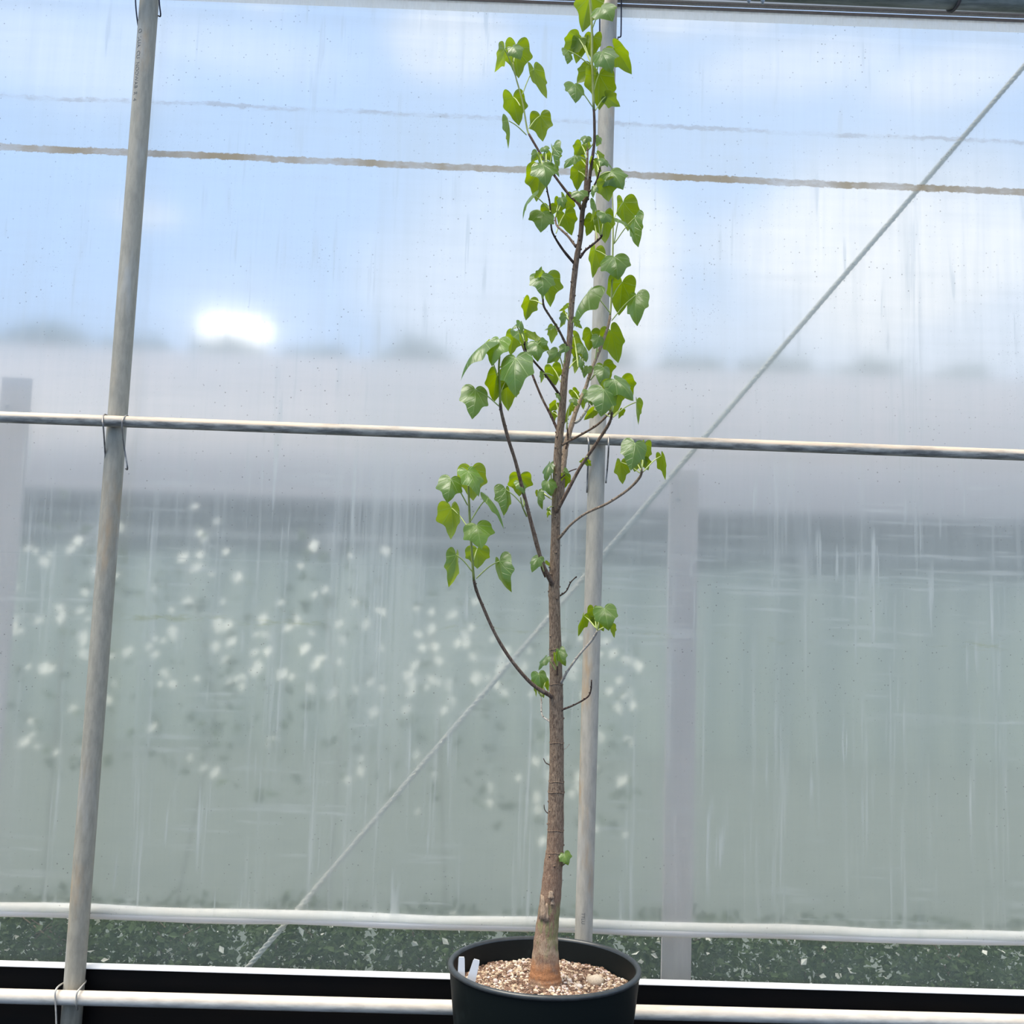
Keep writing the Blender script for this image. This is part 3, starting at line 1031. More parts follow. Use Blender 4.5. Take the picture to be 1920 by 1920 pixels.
# tree line
ORD = ['leftmost', 'second from the left', 'third from the left', 'fourth from the left', 'fifth from the left', 'sixth from the left', 'seventh, near the middle', 'sixth from the right', 'fifth from the right', 'fourth from the right', 'third from the right', 'second from the right', 'rightmost']
for k in range(13):
    rng = random.Random(50 + k)
    x = -16.2 + k * 2.7
    Y = 30
    pxk = 960 + (x) / (Y + 2.68) * FPX
    top = behind(960, lerp(672, 690, min(1, max(0, (pxk + 200) / 2400))) + rng.uniform(-18, 6) - 12, Y).z
    o = empty('tree', (x, Y, -0.02))
    tag(o, 'distant green tree crown above the neighbouring roof, %s of the row' % ORD[k].replace(', near the middle', ''), 'tree', 'distant tree line')
    mb = MB()

    def fn(r):
        a_, b_, c_ = r.uniform(-1, 1), r.uniform(-1, 1), r.random() ** 0.35
        return Vector((x + a_ * 1.07, Y + b_ * 0.9, top * (0.45 + 0.55 * c_ * (1 - 0.05 * a_ * a_ * (1.5 + math.sin(a_ * 5 + k))))))
    leaves_in(mb, 1500, fn, 0.30, rng)
    tag(mb.build('crown', M['farleaf'], o, loc=(x, Y, 0), smooth=False), kind='stuff')
    t = MB()
    t.tube([(x, Y, -0.02), (x + 0.1, Y, top * 0.3), (x, Y, top * 0.6)], [0.25, 0.2, 0.1], 10)
    t.build('trunk', M['wood'], o)

# ------------------------------------------------------------------ potted tree
DP = 2.216
PC = CAM + (fwd + rgt * ((1021 - 960) / FPX) - upv * ((1806 - 960) / FPX)) * DP
PX, TY, ZRIM = PC.x, PC.y, PC.z
RP = 0.200
PX0 = mpp(TY)
root = empty('potted_tree', (PX, TY, 0))
tag(root, 'slender small tree with lobed green leaves in a round black pot', 'tree')

pot = MB()
ri = RP - 0.006
pot.lathe([(0.001, 0.0), (0.150, 0.0), (0.156, 0.006), (0.195, ZRIM - 0.030), (0.1965, ZRIM - 0.013), (0.1970, ZRIM - 0.009)], 96, cx=PX, cy=TY)
pot.lathe([(0.1886, ZRIM - 0.0055), (0.188, ZRIM - 0.02), (0.186, ZRIM - 0.06), (0.150, 0.012), (0.001, 0.012)], 96, cx=PX, cy=TY)
po = pot.build('pot', M['pot'], root, loc=(PX, TY, 0))
rim = MB()
rim.lathe([(0.1885, ZRIM - 0.006), (0.190, ZRIM - 0.001), (0.194, ZRIM + 0.0005), (0.1985, ZRIM - 0.001), (0.2002, ZRIM - 0.004), (0.2002, ZRIM - 0.0075), (0.1990, ZRIM - 0.0095), (0.1968, ZRIM - 0.010)], 96, cx=PX, cy=TY)
M['rim'] = simple('highlit_black_rim', (0.022, 0.026, 0.028), (0.035, 0.04, 0.042), 60, 0.32, spec=0.5)  # colour lightened to paint the highlight along the rim
rim.build('rim', M['rim'], po, loc=(PX, TY, 0))

ZS = ZRIM - 0.047


def soil_z(x, y):
    return ZS + 0.004 * math.sin(x * 40 + 1) * math.cos(y * 33) + 0.010 * math.exp(-((x) ** 2 + (y) ** 2) / 0.004)


sl = MB()
rings = []
for i in range(1, 15):
    r_ = 0.1848 * i / 14
    rings.append([Vector((PX + r_ * math.cos(2 * math.pi * k / 48), TY + r_ * math.sin(2 * math.pi * k / 48), soil_z(r_ * math.cos(2 * math.pi * k / 48), r_ * math.sin(2 * math.pi * k / 48)))) for k in range(48)])
sl.quad_strip(rings, True, 0, (True, False))
M['soil'] = simple('dark_potting_soil', (0.05, 0.03, 0.022), (0.13, 0.08, 0.055), 90, 0.95, bump=0.6)
sl.build('soil', M['soil'], root, loc=(PX, TY, 0))


def gritmat():
    mt, g, out = mat('pumice_grit')
    a_ = g.n('ShaderNodeAttribute', attribute_name='tone').outputs['Fac']
    n = g.noise(g.obj(), 400, 2.0, 0.5)
    rp_ = g.n('ShaderNodeValToRGB')
    g.put(rp_.inputs[0], a_)
    cr = rp_.color_ramp
    cr.elements[0].position, cr.elements[0].color = 0.0, (0.11, 0.06, 0.04, 1)
    cr.elements[1].position, cr.elements[1].color = 1.0, (0.82, 0.77, 0.70, 1)
    for ps, cl_ in ((0.22, (0.22, 0.13, 0.09)), (0.38, (0.48, 0.36, 0.24)), (0.55, (0.62, 0.50, 0.36)), (0.72, (0.66, 0.56, 0.45)), (0.86, (0.56, 0.42, 0.38))):
        e = cr.elements.new(ps)
        e.color = (*cl_, 1)
    col = g.mix(g.ss(n, 0.35, 0.7, 0, 0.35), rp_.outputs[0], (0.30, 0.22, 0.16))
    p = principled(g, col, 0.9, 0, None, 0.2)
    g.put(out.inputs[0], p.outputs[0])
    return mt


M['grit'] = gritmat()
OCT = [(1, 0, 0), (-1, 0, 0), (0, 1, 0), (0, -1, 0), (0, 0, 1), (0, 0, -1)]
ICO_V, ICO_F = None, None


def pebble(mb, p, s, tone, rng, smooth=True):
    b = len(mb.v)
    ph = (1 + 5 ** 0.5) / 2
    vs = [(-1, ph, 0), (1, ph, 0), (-1, -ph, 0), (1, -ph, 0), (0, -1, ph), (0, 1, ph), (0, -1, -ph), (0, 1, -ph), (ph, 0, -1), (ph, 0, 1), (-ph, 0, -1), (-ph, 0, 1)]
    fs = [(0, 11, 5), (0, 5, 1), (0, 1, 7), (0, 7, 10), (0, 10, 11), (1, 5, 9), (5, 11, 4), (11, 10, 2), (10, 7, 6), (7, 1, 8), (3, 9, 4), (3, 4, 2), (3, 2, 6), (3, 6, 8), (3, 8, 9), (4, 9, 5), (2, 4, 11), (6, 2, 10), (8, 6, 7), (9, 8, 1)]
    sx, sy, sz = rng.uniform(0.7, 1.4), rng.uniform(0.7, 1.4), rng.uniform(0.6, 1.0)
    th = rng.uniform(0, 6.28)
    for v in vs:
        k = rng.uniform(0.8, 1.2) / 1.9
        x, y, z = v[0] * sx * k, v[1] * sy * k, v[2] * sz * k
        mb.v.append(Vector((p[0] + s * (x * math.cos(th) - y * math.sin(th)), p[1] + s * (x * math.sin(th) + y * math.cos(th)), p[2] + s * z)))
    for f in fs:
        mb.f.append(tuple(b + k for k in f))
        mb.mi.append(0)
    mb.att.setdefault('tone', []).extend([tone] * 12)


rng = random.Random(3)
gr = MB()
for k in range(4200):
    a_, r_ = rng.uniform(0, 2 * math.pi), 0.183 * math.sqrt(rng.random())
    x, y = r_ * math.cos(a_), r_ * math.sin(a_)
    clump = 0.55 + 0.5 * math.sin(x * 47 + 1.3) * math.sin(y * 39 + 0.4)
    tone = rng.random()
    if rng.random() < 0.25 + 0.3 * clump:
        tone *= 0.3
    pebble(gr, (PX + x, TY + y, soil_z(x, y) + rng.uniform(-0.001, 0.002)), rng.uniform(0.0022, 0.0048), tone, rng)
tag(gr.build('grit', M['grit'], root, loc=(PX, TY, 0), smooth=False), kind='stuff')
st = MB()
sp = at(1116, 1812, TY + 0.045)
zz = soil_z(sp.x - PX, 0.045)
for k in range(1):
    pebble(st, (sp.x, TY + 0.03, zz + 0.005), 0.014, 0.66, random.Random(5))
st.v = [Vector((PX + (v.x - PX - (sp.x - PX)) * 1.35 + (sp.x - PX), v.y, v.z)) for v in st.v]
tag(st.build('stone', M['grit'], root, loc=(PX, TY, 0)), 'largest flat cream stone on the grit')
for px_, py_, s_, tn in ((880, 1806, 0.007, 0.25), (929, 1838, 0.007, 0.9), (1068, 1841, 0.0065, 0.95), (1086, 1848, 0.006, 0.95), (957, 1823, 0.005, 0.95), (985, 1842, 0.006, 0.7), (1170, 1829, 0.007, 0.95)):
    pb = MB()
    d = ray(px_, py_)
    q = CAM + d * ((ZS + 0.004 - CAM.z) / d.z)
    if (q.x - PX) ** 2 + (q.y - TY) ** 2 > 0.175 ** 2:
        continue
    pebble(pb, (q.x, q.y, soil_z(q.x - PX, q.y - TY) + 0.002), s_, tn, random.Random(px_))
    pb.build('pebble', M['grit'], root, loc=(PX, TY, 0))

# trunk (px centre, py, px width)
TR = [(1022, 1852, 64), (1022, 1840, 61), (1022, 1826, 55), (1022.5, 1799, 49), (1024, 1757, 42.5), (1029, 1712, 39), (1034, 1666, 37), (1037.5, 1620, 33.5), (1041, 1584, 30.8), (1042.4, 1519, 29),
      (1043.8, 1409, 26), (1043, 1322, 25.8), (1042.8, 1283, 24.6), (1040, 1152, 21), (1039, 1100, 20.8), (1041.2, 1022, 17.8), (1043.5, 918, 15.8), (1046.5, 840, 15), (1053, 782, 14.4), (1059, 704, 13),
      (1066.8, 652, 11), (1072, 568, 11), (1079.7, 495, 11), (1088.5, 443, 9.5), (1093, 391, 9.5), (1102, 365, 7), (1106.5, 325, 6.5), (1114, 270, 5.4), (1114.5, 230, 5.4), (1113.5, 205, 4.8)]
TIP = [(1113.5, 206, 5.6), (1110, 115, 5), (1109.8, 52, 5), (1106, 0, 4.8), (1104, -40, 4)]


def tpath(lst, e0=0.0, e1=0.0):
    n = len(lst) - 1
    pts = []
    for i, q in enumerate(lst):
        pts.append(at(q[0], q[1], TY + lerp(e0, e1, i / n)))
    return pts


def interp_r(lst, sub):
    rs = []
    for i in range(len(lst) - 1):
        for k in range(sub):
            rs.append(lerp(lst[i][2], lst[i + 1][2], k / sub) * PX0 / 2)
    rs.append(lst[-1][2] * PX0 / 2)
    return rs


rng = random.Random(11)
trk = MB()
pts = spline(tpath(TR), 6)
rad = interp_r(TR, 6)
rad = [r_ * (1 + 0.02 * math.sin(i * 1.7) + (0.05 if (i % 13 == 4 and i > 40) else 0)) for i, r_ in enumerate(rad)]
trk.tube(pts, rad, 24)
# leaf scars and buds standing proud of the bark
for i in range(36, len(pts) - 6):
    if rng.random() < 0.34:
        ph = rng.uniform(-1.6, 1.6)
        dirv = Vector((math.sin(ph), -math.cos(ph), 0.25))
        c = pts[i] + Vector((dirv.x, dirv.y, 0)) * rad[i] * 0.96
        trk.tube([c - dirv * 0.002, c + dirv * 0.0012, c + dirv * 0.0026], [0.0028, 0.0024, 0.0008], 6)
for py_, kk in ((1392, 1), (1456, 1), (1492, 1), (1555, 1), (1597, 1), (1278, 1), (1208, 1)):
    i = min(range(len(pts)), key=lambda q: abs((pts[q] - at(1042, py_, TY)).z))
    r_ = rad[i]
    c = pts[i]
    trk.tube([c + Vector((r_ * 1.0 * math.cos(a_), r_ * 1.0 * math.sin(a_), 0.0015 * math.sin(3 * a_))) for a_ in [k * math.pi / 10 for k in range(21)]], 0.0011, 5)
to = trk.build('trunk', M['trunk'], root, loc=(PX, TY, 0))
stp = MB()
stp.tube(spline(tpath(TIP), 4), interp_r(TIP, 4), 10)
tip_o = stp.build('branch', M['stemgreen'], root, loc=(PX, TY, 0))
tip_o['label'] = 'green leading shoot at the top'


# peeling bark flaps
def flap(cx, cy, w_, h_, lift, seed):
    b_ = MB()
    rr_ = random.Random(seed)
    c = at(cx, cy, TY)
    i = min(range(len(pts)), key=lambda q: abs((pts[q] - c).z))
    rings = []
    for a in range(5):
        row = []
        for b in range(4):
            zz = c.z - h_ * PX0 / 2 + h_ * PX0 * a / 4
            k = min(range(len(pts)), key=lambda q: abs(pts[q].z - zz))
            R_ = rad[k] + 0.0012 + lift * PX0 * (1 - a / 4) ** 2
            xo = (cx - (960 + (pts[k] - CAM).dot(rgt) / (pts[k] - CAM).dot(fwd) * FPX) + (b / 3 - 0.5) * w_ * (1 - 0.5 * a / 4) + rr_.uniform(-1, 1)) * PX0
            s_ = max(-0.98, min(0.98, xo / R_))
            row.append(Vector((pts[k].x + R_ * s_, pts[k].y - R_ * math.sqrt(1 - s_ * s_), zz)))
        rings.append(row)
    b_.quad_strip(rings, False)
    o = b_.build('bark_flap', M['bark_tan'], root, loc=(PX, TY, 0))
    md = o.modifiers.new('thickness', 'SOLIDIFY')
    md.thickness = 0.0012


flap(1017, 1697, 12, 40, 3.0, 1)
flap(1032, 1672, 13, 12, 3.0, 2)
flap(1035, 1686, 8, 9, 2.5, 3)
flap(1024, 1705, 8, 30, 2.0, 4)

# ------------------------------------------------------------------ leaves
OUT = [(0.0, 0.0), (0.04, -0.09), (0.13, -0.17), (0.26, -0.20), (0.39, -0.15), (0.48, -0.03), (0.51, 0.11), (0.49, 0.25), (0.50, 0.36), (0.54, 0.45), (0.50, 0.51), (0.38, 0.53), (0.30, 0.61), (0.25, 0.73), (0.18, 0.84), (0.07, 0.95), (0.0, 1.04)]


def leaf_into(branch, Y0, J, T, w_, side, root_px=None, dz=None, tone=0, seed=0, Yroot=None):
    rr_ = random.Random(seed)
    sg = 1.0 if side == 'U' else -1.0
    if dz is None:
        dz = sg * rr_.uniform(0.020, 0.040)
    YJ = Y0 - dz
    J3, T3 = at(J[0], J[1], YJ), at(T[0], T[1], YJ)
    V = T3 - J3
    L = max(V.length, 0.006)
    vv = V.normalized()
    nv = Vector((0, -1, 0))
    uu = vv.cross(nv).normalized()
    wm = w_ * mpp(YJ)
    Wr = max(wm, min(0.85 * L, wm * 2.6))
    yaw = math.acos(min(1.0, wm / Wr)) * (1 if rr_.random() < 0.5 else -1)
    if abs(yaw) < 0.2:
        yaw = rr_.uniform(-0.25, 0.25)
    fold = rr_.uniform(0.30, 0.75)
    asym = (rr_.uniform(0.6, 1.0), rr_.uniform(1.0, 1.7)) if rr_.random() < 0.5 else (rr_.uniform(1.0, 1.7), rr_.uniform(0.6, 1.0))
    rip = rr_.uniform(0.03, 0.075)
    droop = rr_.uniform(0.40, 0.80) if side == 'U' else rr_.uniform(0.22, 0.5)
    lob = rr_.uniform(-0.05, 0.07)
    ph = rr_.uniform(0, 6)
    curl = rr_.uniform(-0.10, 0.22)
    twist = rr_.uniform(-0.35, 0.35)
    mb = MB()
    ncol = 5
    rows = {}

    def place(u, v):
        s = max(0.0, min(1.0, v))
        au = abs(u)
        d = droop * (1 - (1 - s) ** 2) * 0.9 - droop * 0.35 * s * s
        if v < 0:
            d = -droop * 1.2 * (-v)
        d -= fold * asym[0 if u < 0 else 1] * (au ** 1.3) * 1.15
        d += rip * math.sin(6 * math.atan2(au, v + 0.05) + ph + (1.4 if u < 0 else 0)) * min(1, au * 2.5)
        d += curl * max(0, s - 0.55) ** 2 * 1.6
        d *= sg
        U = u * Wr
        D = d * L
        cy_, sy_ = math.cos(yaw + twist * s), math.sin(yaw + twist * s)
        P = J3 + vv * (v * L) + uu * (U * cy_ - D * sy_ * 0.5) + nv * (U * sy_ * 0.8 + D * cy_)
        return P
    half = []
    for sgn in (1, -1):
        grid = []
        for (ou, ov) in OUT:
            if ou >= 0.3 and ov > 0.3:
                ou = ou + lob * (1 if abs(ov - 0.46) < 0.12 else -0.5)
            mv = max(0.0, ov) if ov < 0.9 else ov
            row = []
            for c in range(ncol):
                t = c / (ncol - 1)
                u, v = sgn * ou * t, lerp(mv * 0.92, ov, t)
                mb.v.append(place(u, v))
                mb.uv[len(mb.v) - 1] = (u, v)
                row.append(len(mb.v) - 1)
            grid.append(row)
        for a in range(len(grid) - 1):
            for c in range(ncol - 1):
                q = (grid[a][c], grid[a + 1][c], grid[a + 1][c + 1], grid[a][c + 1])
                # faces look along the upper side
                want = sg > 0
                n_ = (mb.v[q[1]] - mb.v[q[0]]).cross(mb.v[q[3]] - mb.v[q[0]])
                front = n_.dot(nv * math.cos(yaw) + uu * -math.sin(yaw) * 0.0)
                pos = (sgn > 0)
                order = q if (pos == (sg > 0)) else tuple(reversed(q))
                mb.f.append(order)
                mb.mi.append(0)
    # stalk
    if root_px is not None:
        r3 = at(root_px[0], root_px[1], Yroot if Yroot is not None else Y0)
        mid = r3.lerp(J3, 0.55) + Vector((0, 0, 0.07 * (r3 - J3).length))
        mb.tube(spline([r3, mid, J3], 3), [0.0019, 0.0018, 0.0017, 0.0017, 0.0016, 0.0016, 0.0015], 5, 1)
    nblade = len(OUT) * ncol * 2
    o = mb.build('leaf', [M['leaf_young'] if tone else M['leaf'], M['petiole']], branch, loc=J3)
    md = o.modifiers.new('smooth', 'SUBSURF')
    md.levels = md.render_levels = 1
    # orient check: the outer face should show when side == 'U'
    me = o.data
    tot = sum((p.normal.y * p.area for p in me.polygons if p.material_index == 0))
    if (tot > 0) == (sg > 0):
        for p in me.polygons:
            if p.material_index == 0:
                p.flip()
    return o


LEAFN = [0]


def branch(path, e_end, mt, leaves, e0=0.0, knots=True, name='branch', label=None):
    """path: (px, py, px width); leaves: (J, T, width px, side[, root px[, options]])"""
    P = tpath(path, e0, e_end)
    sub = 4
    sp_ = spline(P, sub)
    rs = interp_r(path, sub)
    rng_ = random.Random(len(path) * 31 + int(path[0][0]))
    if knots:
        rs = [r_ * (1 + rng_.uniform(-0.06, 0.10)) for r_ in rs]
    t = MB()
    t.tube(sp_, rs, 10)
    if knots:
        for i in range(2, len(sp_) - 1, 3):
            d = Vector((rng_.uniform(-1, 1), rng_.uniform(-1, 0.2), 0.3)).normalized()
            c = sp_[i] + d * rs[i] * 0.8
            t.tube([c, c + d * 0.0016, c + d * 0.0024], [0.0016, 0.0013, 0.0004], 5)
    b = t.build(name, mt, root, loc=P[0])
    if label: b['label'] = label
    put_leaves(b, path, e0, e_end, leaves)
    return b


def put_leaves(b, path, e0, e1, leaves):
    for lf in leaves:
        J, T, w_, side = lf[:4]
        rt_ = lf[4] if len(lf) > 4 else None
        op = lf[5] if len(lf) > 5 else {}
        ref = rt_ or J
        # depth of the shoot nearest this leaf
        best = min(range(len(path)), key=lambda q: (path[q][0] - ref[0]) ** 2 + (path[q][1] - ref[1]) ** 2)
        e = lerp(e0, e1, best / max(1, len(path) - 1))
        rp_ = rt_ or (path[best][0], path[best][1])
        LEAFN[0] += 1
        leaf_into(b, TY + e, J, T, w_, side, rp_ if not op.get('nostalk') else None, op.get('dz'), op.get('tone', 0), LEAFN[0] * 13 + 5)


Yg = {'tone': 1}
# leading shoot
put_leaves(tip_o, TIP, 0, 0, [
    ((1085, 72), (1057, 100), 40, 'L', (1107, 118)), ((1064, 95), (1060, 126), 22, 'U', (1106, 122)),
    ((1092, 76), (1080, 114), 34, 'L', (1107.5, 120)), ((1112.7, 70), (1108.5, 103), 36, 'L', (1110, 58)),
    ((1107, -8), (1096, 52), 52, 'L', (1110, 54)), ((1127, 14), (1146.5, 49), 50, 'U', (1110.6, 54)),
    ((1107, 130), (1082, 152), 38, 'L', (1110, 142)), ((1123, 139.6), (1126, 199), 58, 'L', (1112.7, 172), {'dz': -0.02}),
    ((1129, 97), (1150, 145), 44, 'U', (1118, 138)), ((1152, 90), (1181, 136), 24, 'L', (1113, 118)),
    ((1077, 158), (1075, 200), 43, 'U', (1112, 202)), ((1136, 181), (1162, 198), 22, 'L', (1116, 208), Yg)])
# upper left limb: bark, then its green shoot
PA = [(1090, 392, 7), (1083, 380, 6), (1065, 363, 5), (1031, 317, 4.6), (1006, 276, 4.4), (992, 252, 4.6)]
branch(PA, 0.05, M['bark_dark'], [])
PAg = [(992, 252, 3.6), (988, 240, 3.6), (981, 198, 3.4), (974.6, 171, 3.2), (967, 144, 3), (962, 117, 2.6)]
branch(PAg, 0.07, M['stemgreen'], [
    ((946, 92), (921, 133), 17, 'U', (966.6, 143.4)), ((968, 86), (974, 139), 48, 'L', (963, 118)), ((961, 88), (976, 116), 36, 'U', (962, 117)),
    ((1001, 129), (1029, 177), 36, 'L', (978.7, 179)), ((962, 182), (972.6, 228), 43, 'L', (975.5, 199)),
    ((1013, 217), (1016, 261), 42, 'L', (991, 241.6)), ((952.7, 226), (944, 279), 15, 'U', (988, 254))], e0=0.05, knots=False)
# side shoot behind the leader
PB = [(1096, 388, 8), (1098, 350, 7), (1100.5, 310, 5), (1102, 278, 4)]
branch(PB, 0.06, M['bark'], [
    ((1100, 256), (1095, 274), 22, 'U', (1101, 280)), ((1124, 258), (1116, 276), 15, 'U', (1103, 282)), ((1098, 268), (1103, 284), 16, 'L', (1102, 284), Yg),
    ((1090, 272), (1079, 295), 27, 'L', (1101, 297)), ((1078.4, 293), (1059.4, 321), 24, 'U', (1100, 300)), ((1086, 298), (1095, 328), 24, 'L', (1100, 312)),
    ((1085, 322), (1081, 354.7), 29, 'L', (1098, 332))], e0=0.01)
# small shoot to the right of the fork
PC_ = [(1103, 360, 4), (1110, 355, 3.4), (1120, 335, 3), (1126, 312, 2.4)]
branch(PC_, -0.05, M['bark_dark'], [
    ((1120, 289), (1139, 302), 16, 'L', (1125, 312)), ((1134, 300), (1124, 314), 22, 'U', (1125, 314)), ((1136, 303), (1144, 324), 10, 'U', (1126, 312)),
    ((1118, 308), (1121, 333), 15, 'L', (1123, 320)), ((1112, 300), (1108, 322), 18, 'L', (1122, 324)), ((1145, 322), (1164, 361), 52, 'U', (1124, 330), {'dz': 0.01}), ((1135, 341), (1141, 376), 37, 'L', (1115, 352), {'dz': 0.03}),
    ((1113, 350), (1114, 372), 13, 'U', (1112, 350))])
# left twig with the round leaves
PD = [(1076, 493, 6), (1056.7, 470, 4.6), (1040, 444, 4), (1033.7, 426, 3.6), (1031, 382, 3.2), (1026.5, 360, 3), (1024, 338, 2.6)]
branch(PD, -0.08, M['bark_dark'], [
    ((1012, 318), (1003, 371), 46, 'L', (1026, 358)), ((1017.4, 308.6), (1024, 360), 47, 'U', (1024, 338)), ((1031, 303), (1043, 336), 24, 'U', (1024, 338), {'dz': -0.02}),
    ((1020, 276), (1026, 289), 18, 'U', (1023, 335)), ((1007, 286), (994, 305), 15, 'U', (1022, 336)), ((1024, 288), (1035, 302), 15, 'L', (1024, 336)), ((1012, 291), (1014, 307), 10, 'L', (1022, 336)),
    ((1038, 275), (1056, 319), 22, 'U', (1027, 345)), ((1037, 278), (1050, 309), 16, 'L', (1027, 345)),
    ((998, 365), (991, 414), 18, 'U', (1030, 393)), ((1028, 387), (1027, 412), 30, 'L', (1032, 398)), ((1016.7, 398), (1012, 441), 48, 'U', (1033, 420))])
PE = [(1080, 463, 5), (1065, 443, 4.4), (1050, 429, 4), (1043, 421, 3.6), (1041, 408, 3)]
branch(PE, 0.06, M['bark'], [
    ((1049, 376), (1048, 404), 24, 'L', (1041, 409)), ((1060, 370), (1073, 406), 30, 'L', (1041, 410)), ((1059, 401), (1072, 437), 38, 'L', (1042, 439)), ((1052, 371), (1058, 392), 20, 'U', (1042, 408)),
    ((1086.5, 359), (1088, 384), 33, 'U', (1089, 394), {'dz': 0.075})])
PF = [(1087, 484, 5.5), (1097, 470, 4.6), (1107, 462, 4.4), (1125, 447, 3.8), (1129, 440, 3)]
branch(PF, -0.04, M['bark_dark'], [
    ((1115.6, 381), (1100, 413), 15, 'U', (1126, 443)), ((1112, 410), (1099, 438), 26, 'L', (1120, 450)), ((1132.6, 404), (1133, 452), 38, 'L', (1128, 440)), ((1136, 401), (1126, 421), 31, 'U', (1128, 440))])
# long rising limb on the right
PG = [(1051, 935, 13), (1055, 883, 13), (1058, 855, 12), (1061, 835, 11.5), (1066, 816, 10.5), (1074, 790, 9.5), (1080, 770, 8.5), (1090, 746, 7.6), (1098.5, 726, 7), (1105.5, 704, 6.6), (1116, 677, 6.2), (1130, 641.6, 6), (1140.7, 610, 5.8), (1144, 592, 5)]
branch(PG, 0.16, M['bark_tan'], [
    ((1145, 620), (1157, 676), 37, 'L', (1137, 624)), ((1108, 622), (1105, 655), 32, 'L', (1122, 662)), ((1123, 632), (1113, 657), 27, 'U', (1116, 676)),
    ((1102, 688), (1098, 711), 17, 'U', (1108, 700)), ((1088, 675), (1097, 696), 9, 'U', (1104, 702)),
    ((1131, 684), (1143, 712), 36, 'L', (1108, 712)), ((1131, 689), (1122, 724), 33, 'U', (1106, 714), {'dz': 0.03}),
    ((1076, 632), (1092, 680), 20, 'L', (1085, 690)), ((1093, 648), (1095, 680), 18, 'U', (1092, 692)), ((1078, 650), (1081, 676), 18, 'L', (1084, 690)), ((1083, 674), (1076, 699), 14, 'L', (1066, 692)),
    ((1074, 732), (1085, 750), 16, 'L', (1088, 752)), ((1073, 749), (1081, 763), 15, 'U', (1086, 760)), ((1101, 732), (1098, 747), 18, 'U', (1090, 748)), ((1093, 744), (1093, 767), 13, 'L', (1088, 756)), ((1074, 762), (1078, 774), 11, 'L', (1086, 764)),
    ((1107, 746), (1110, 762), 14, 'U', (1098, 756))], e0=0.02)
PGg = [(1144, 592, 4.6), (1146, 565, 4.4), (1147.5, 528, 4), (1149, 473.5, 3.8), (1149.5, 430, 3.4), (1149, 385, 3), (1148, 352, 2.4)]
branch(PGg, 0.22, M['stemgreen'], [
    ((1168.5, 379), (1180, 430), 40, 'L', (1150, 412)), ((1160, 411), (1181, 448), 20, 'U', (1151, 459)), ((1191, 408), (1203, 465), 22, 'U', (1151, 458)),
    ((1116, 469), (1115, 519), 31, 'L', (1149, 490)), ((1152, 482), (1157, 530), 57, 'U', (1148, 510)), ((1166.5, 529), (1160, 586), 54, 'L', (1147, 560), {'dz': -0.03}),
    ((1193, 553), (1199, 613), 43, 'U', (1145.5, 603)), ((1105, 545), (1087, 618), 26, 'U', (1144, 587))], e0=0.16, knots=False)
# twigs and limbs on the left, middle height
PH = [(1061, 648, 5.5), (1059.4, 642, 5), (1046, 616, 4.4), (1031, 593, 4.2), (1020, 575, 4.4), (1018, 560, 3.4)]
branch(PH, -0.06, M['bark'], [
    ((1025, 519), (1035, 572), 36, 'L', (1018, 562)), ((1015, 517), (1018, 560), 47, 'U', (1018, 562)), ((1009, 519), (1012.5, 501), 10, 'U', (1017, 562)),
    ((993, 563), (988, 598), 26, 'L', (1018, 571)), ((1038, 613), (1032, 642), 19, 'L', (1046, 622)), ((1037, 611), (1022, 622), 7, 'U', (1044, 620)),
    ((1059, 593), (1046, 613), 13, 'U', (1066, 602)), ((1060, 587), (1051, 597), 11, 'L', (1066, 600)), ((1065, 573), (1047, 582), 6, 'U', (1067, 594)), ((1076, 600), (1093, 615), 7, 'U', (1072, 606))])
PI = [(1050, 742, 5), (1022.5, 702.5, 4.4), (996.5, 672, 4), (985, 654.6, 3.4), (984, 640, 2.8)]
branch(PI, -0.05, M['bark_dark'], [
    ((1005, 639), (985, 613), 15, 'L', (988, 660)), ((1006, 643), (1009, 681), 36, 'U', (990, 664)), ((1014, 640), (1032, 656), 14, 'U', (996, 668)),
    ((978, 626), (985, 653), 20, 'L', (984, 642)), ((976, 604), (974, 627), 15, 'U', (984, 640)), ((967, 609), (962, 625), 7, 'U', (982, 640)),
    ((1046, 660), (1024, 681), 22, 'U', (1056, 690)), ((1061, 649), (1048, 665), 19, 'U', (1058, 682)), ((1035, 688), (1043, 720), 32, 'L', (1052, 718)), ((1018, 700), (1012, 718), 8, 'U', (1038, 705)), ((1046, 739), (1047, 754), 9, 'U', (1050, 748))])
PJ = [(1047, 810, 6), (1032, 777, 5), (1016, 746, 4.6), (998, 702, 4.2), (988, 672, 3.4), (978, 645, 2.8)]
branch(PJ, 0.07, M['bark_dark'], [((964, 626), (959, 664), 32, 'L', (979, 648)), ((971.5, 624), (988, 674), 26, 'U', (979, 648)),
                             ((1042, 756), (1029, 773), 15, 'L', (1048, 775)), ((1036, 774), (1040, 791), 13, 'L', (1048, 782)), ((1067, 760), (1063, 793), 9, 'L', (1062, 806))])
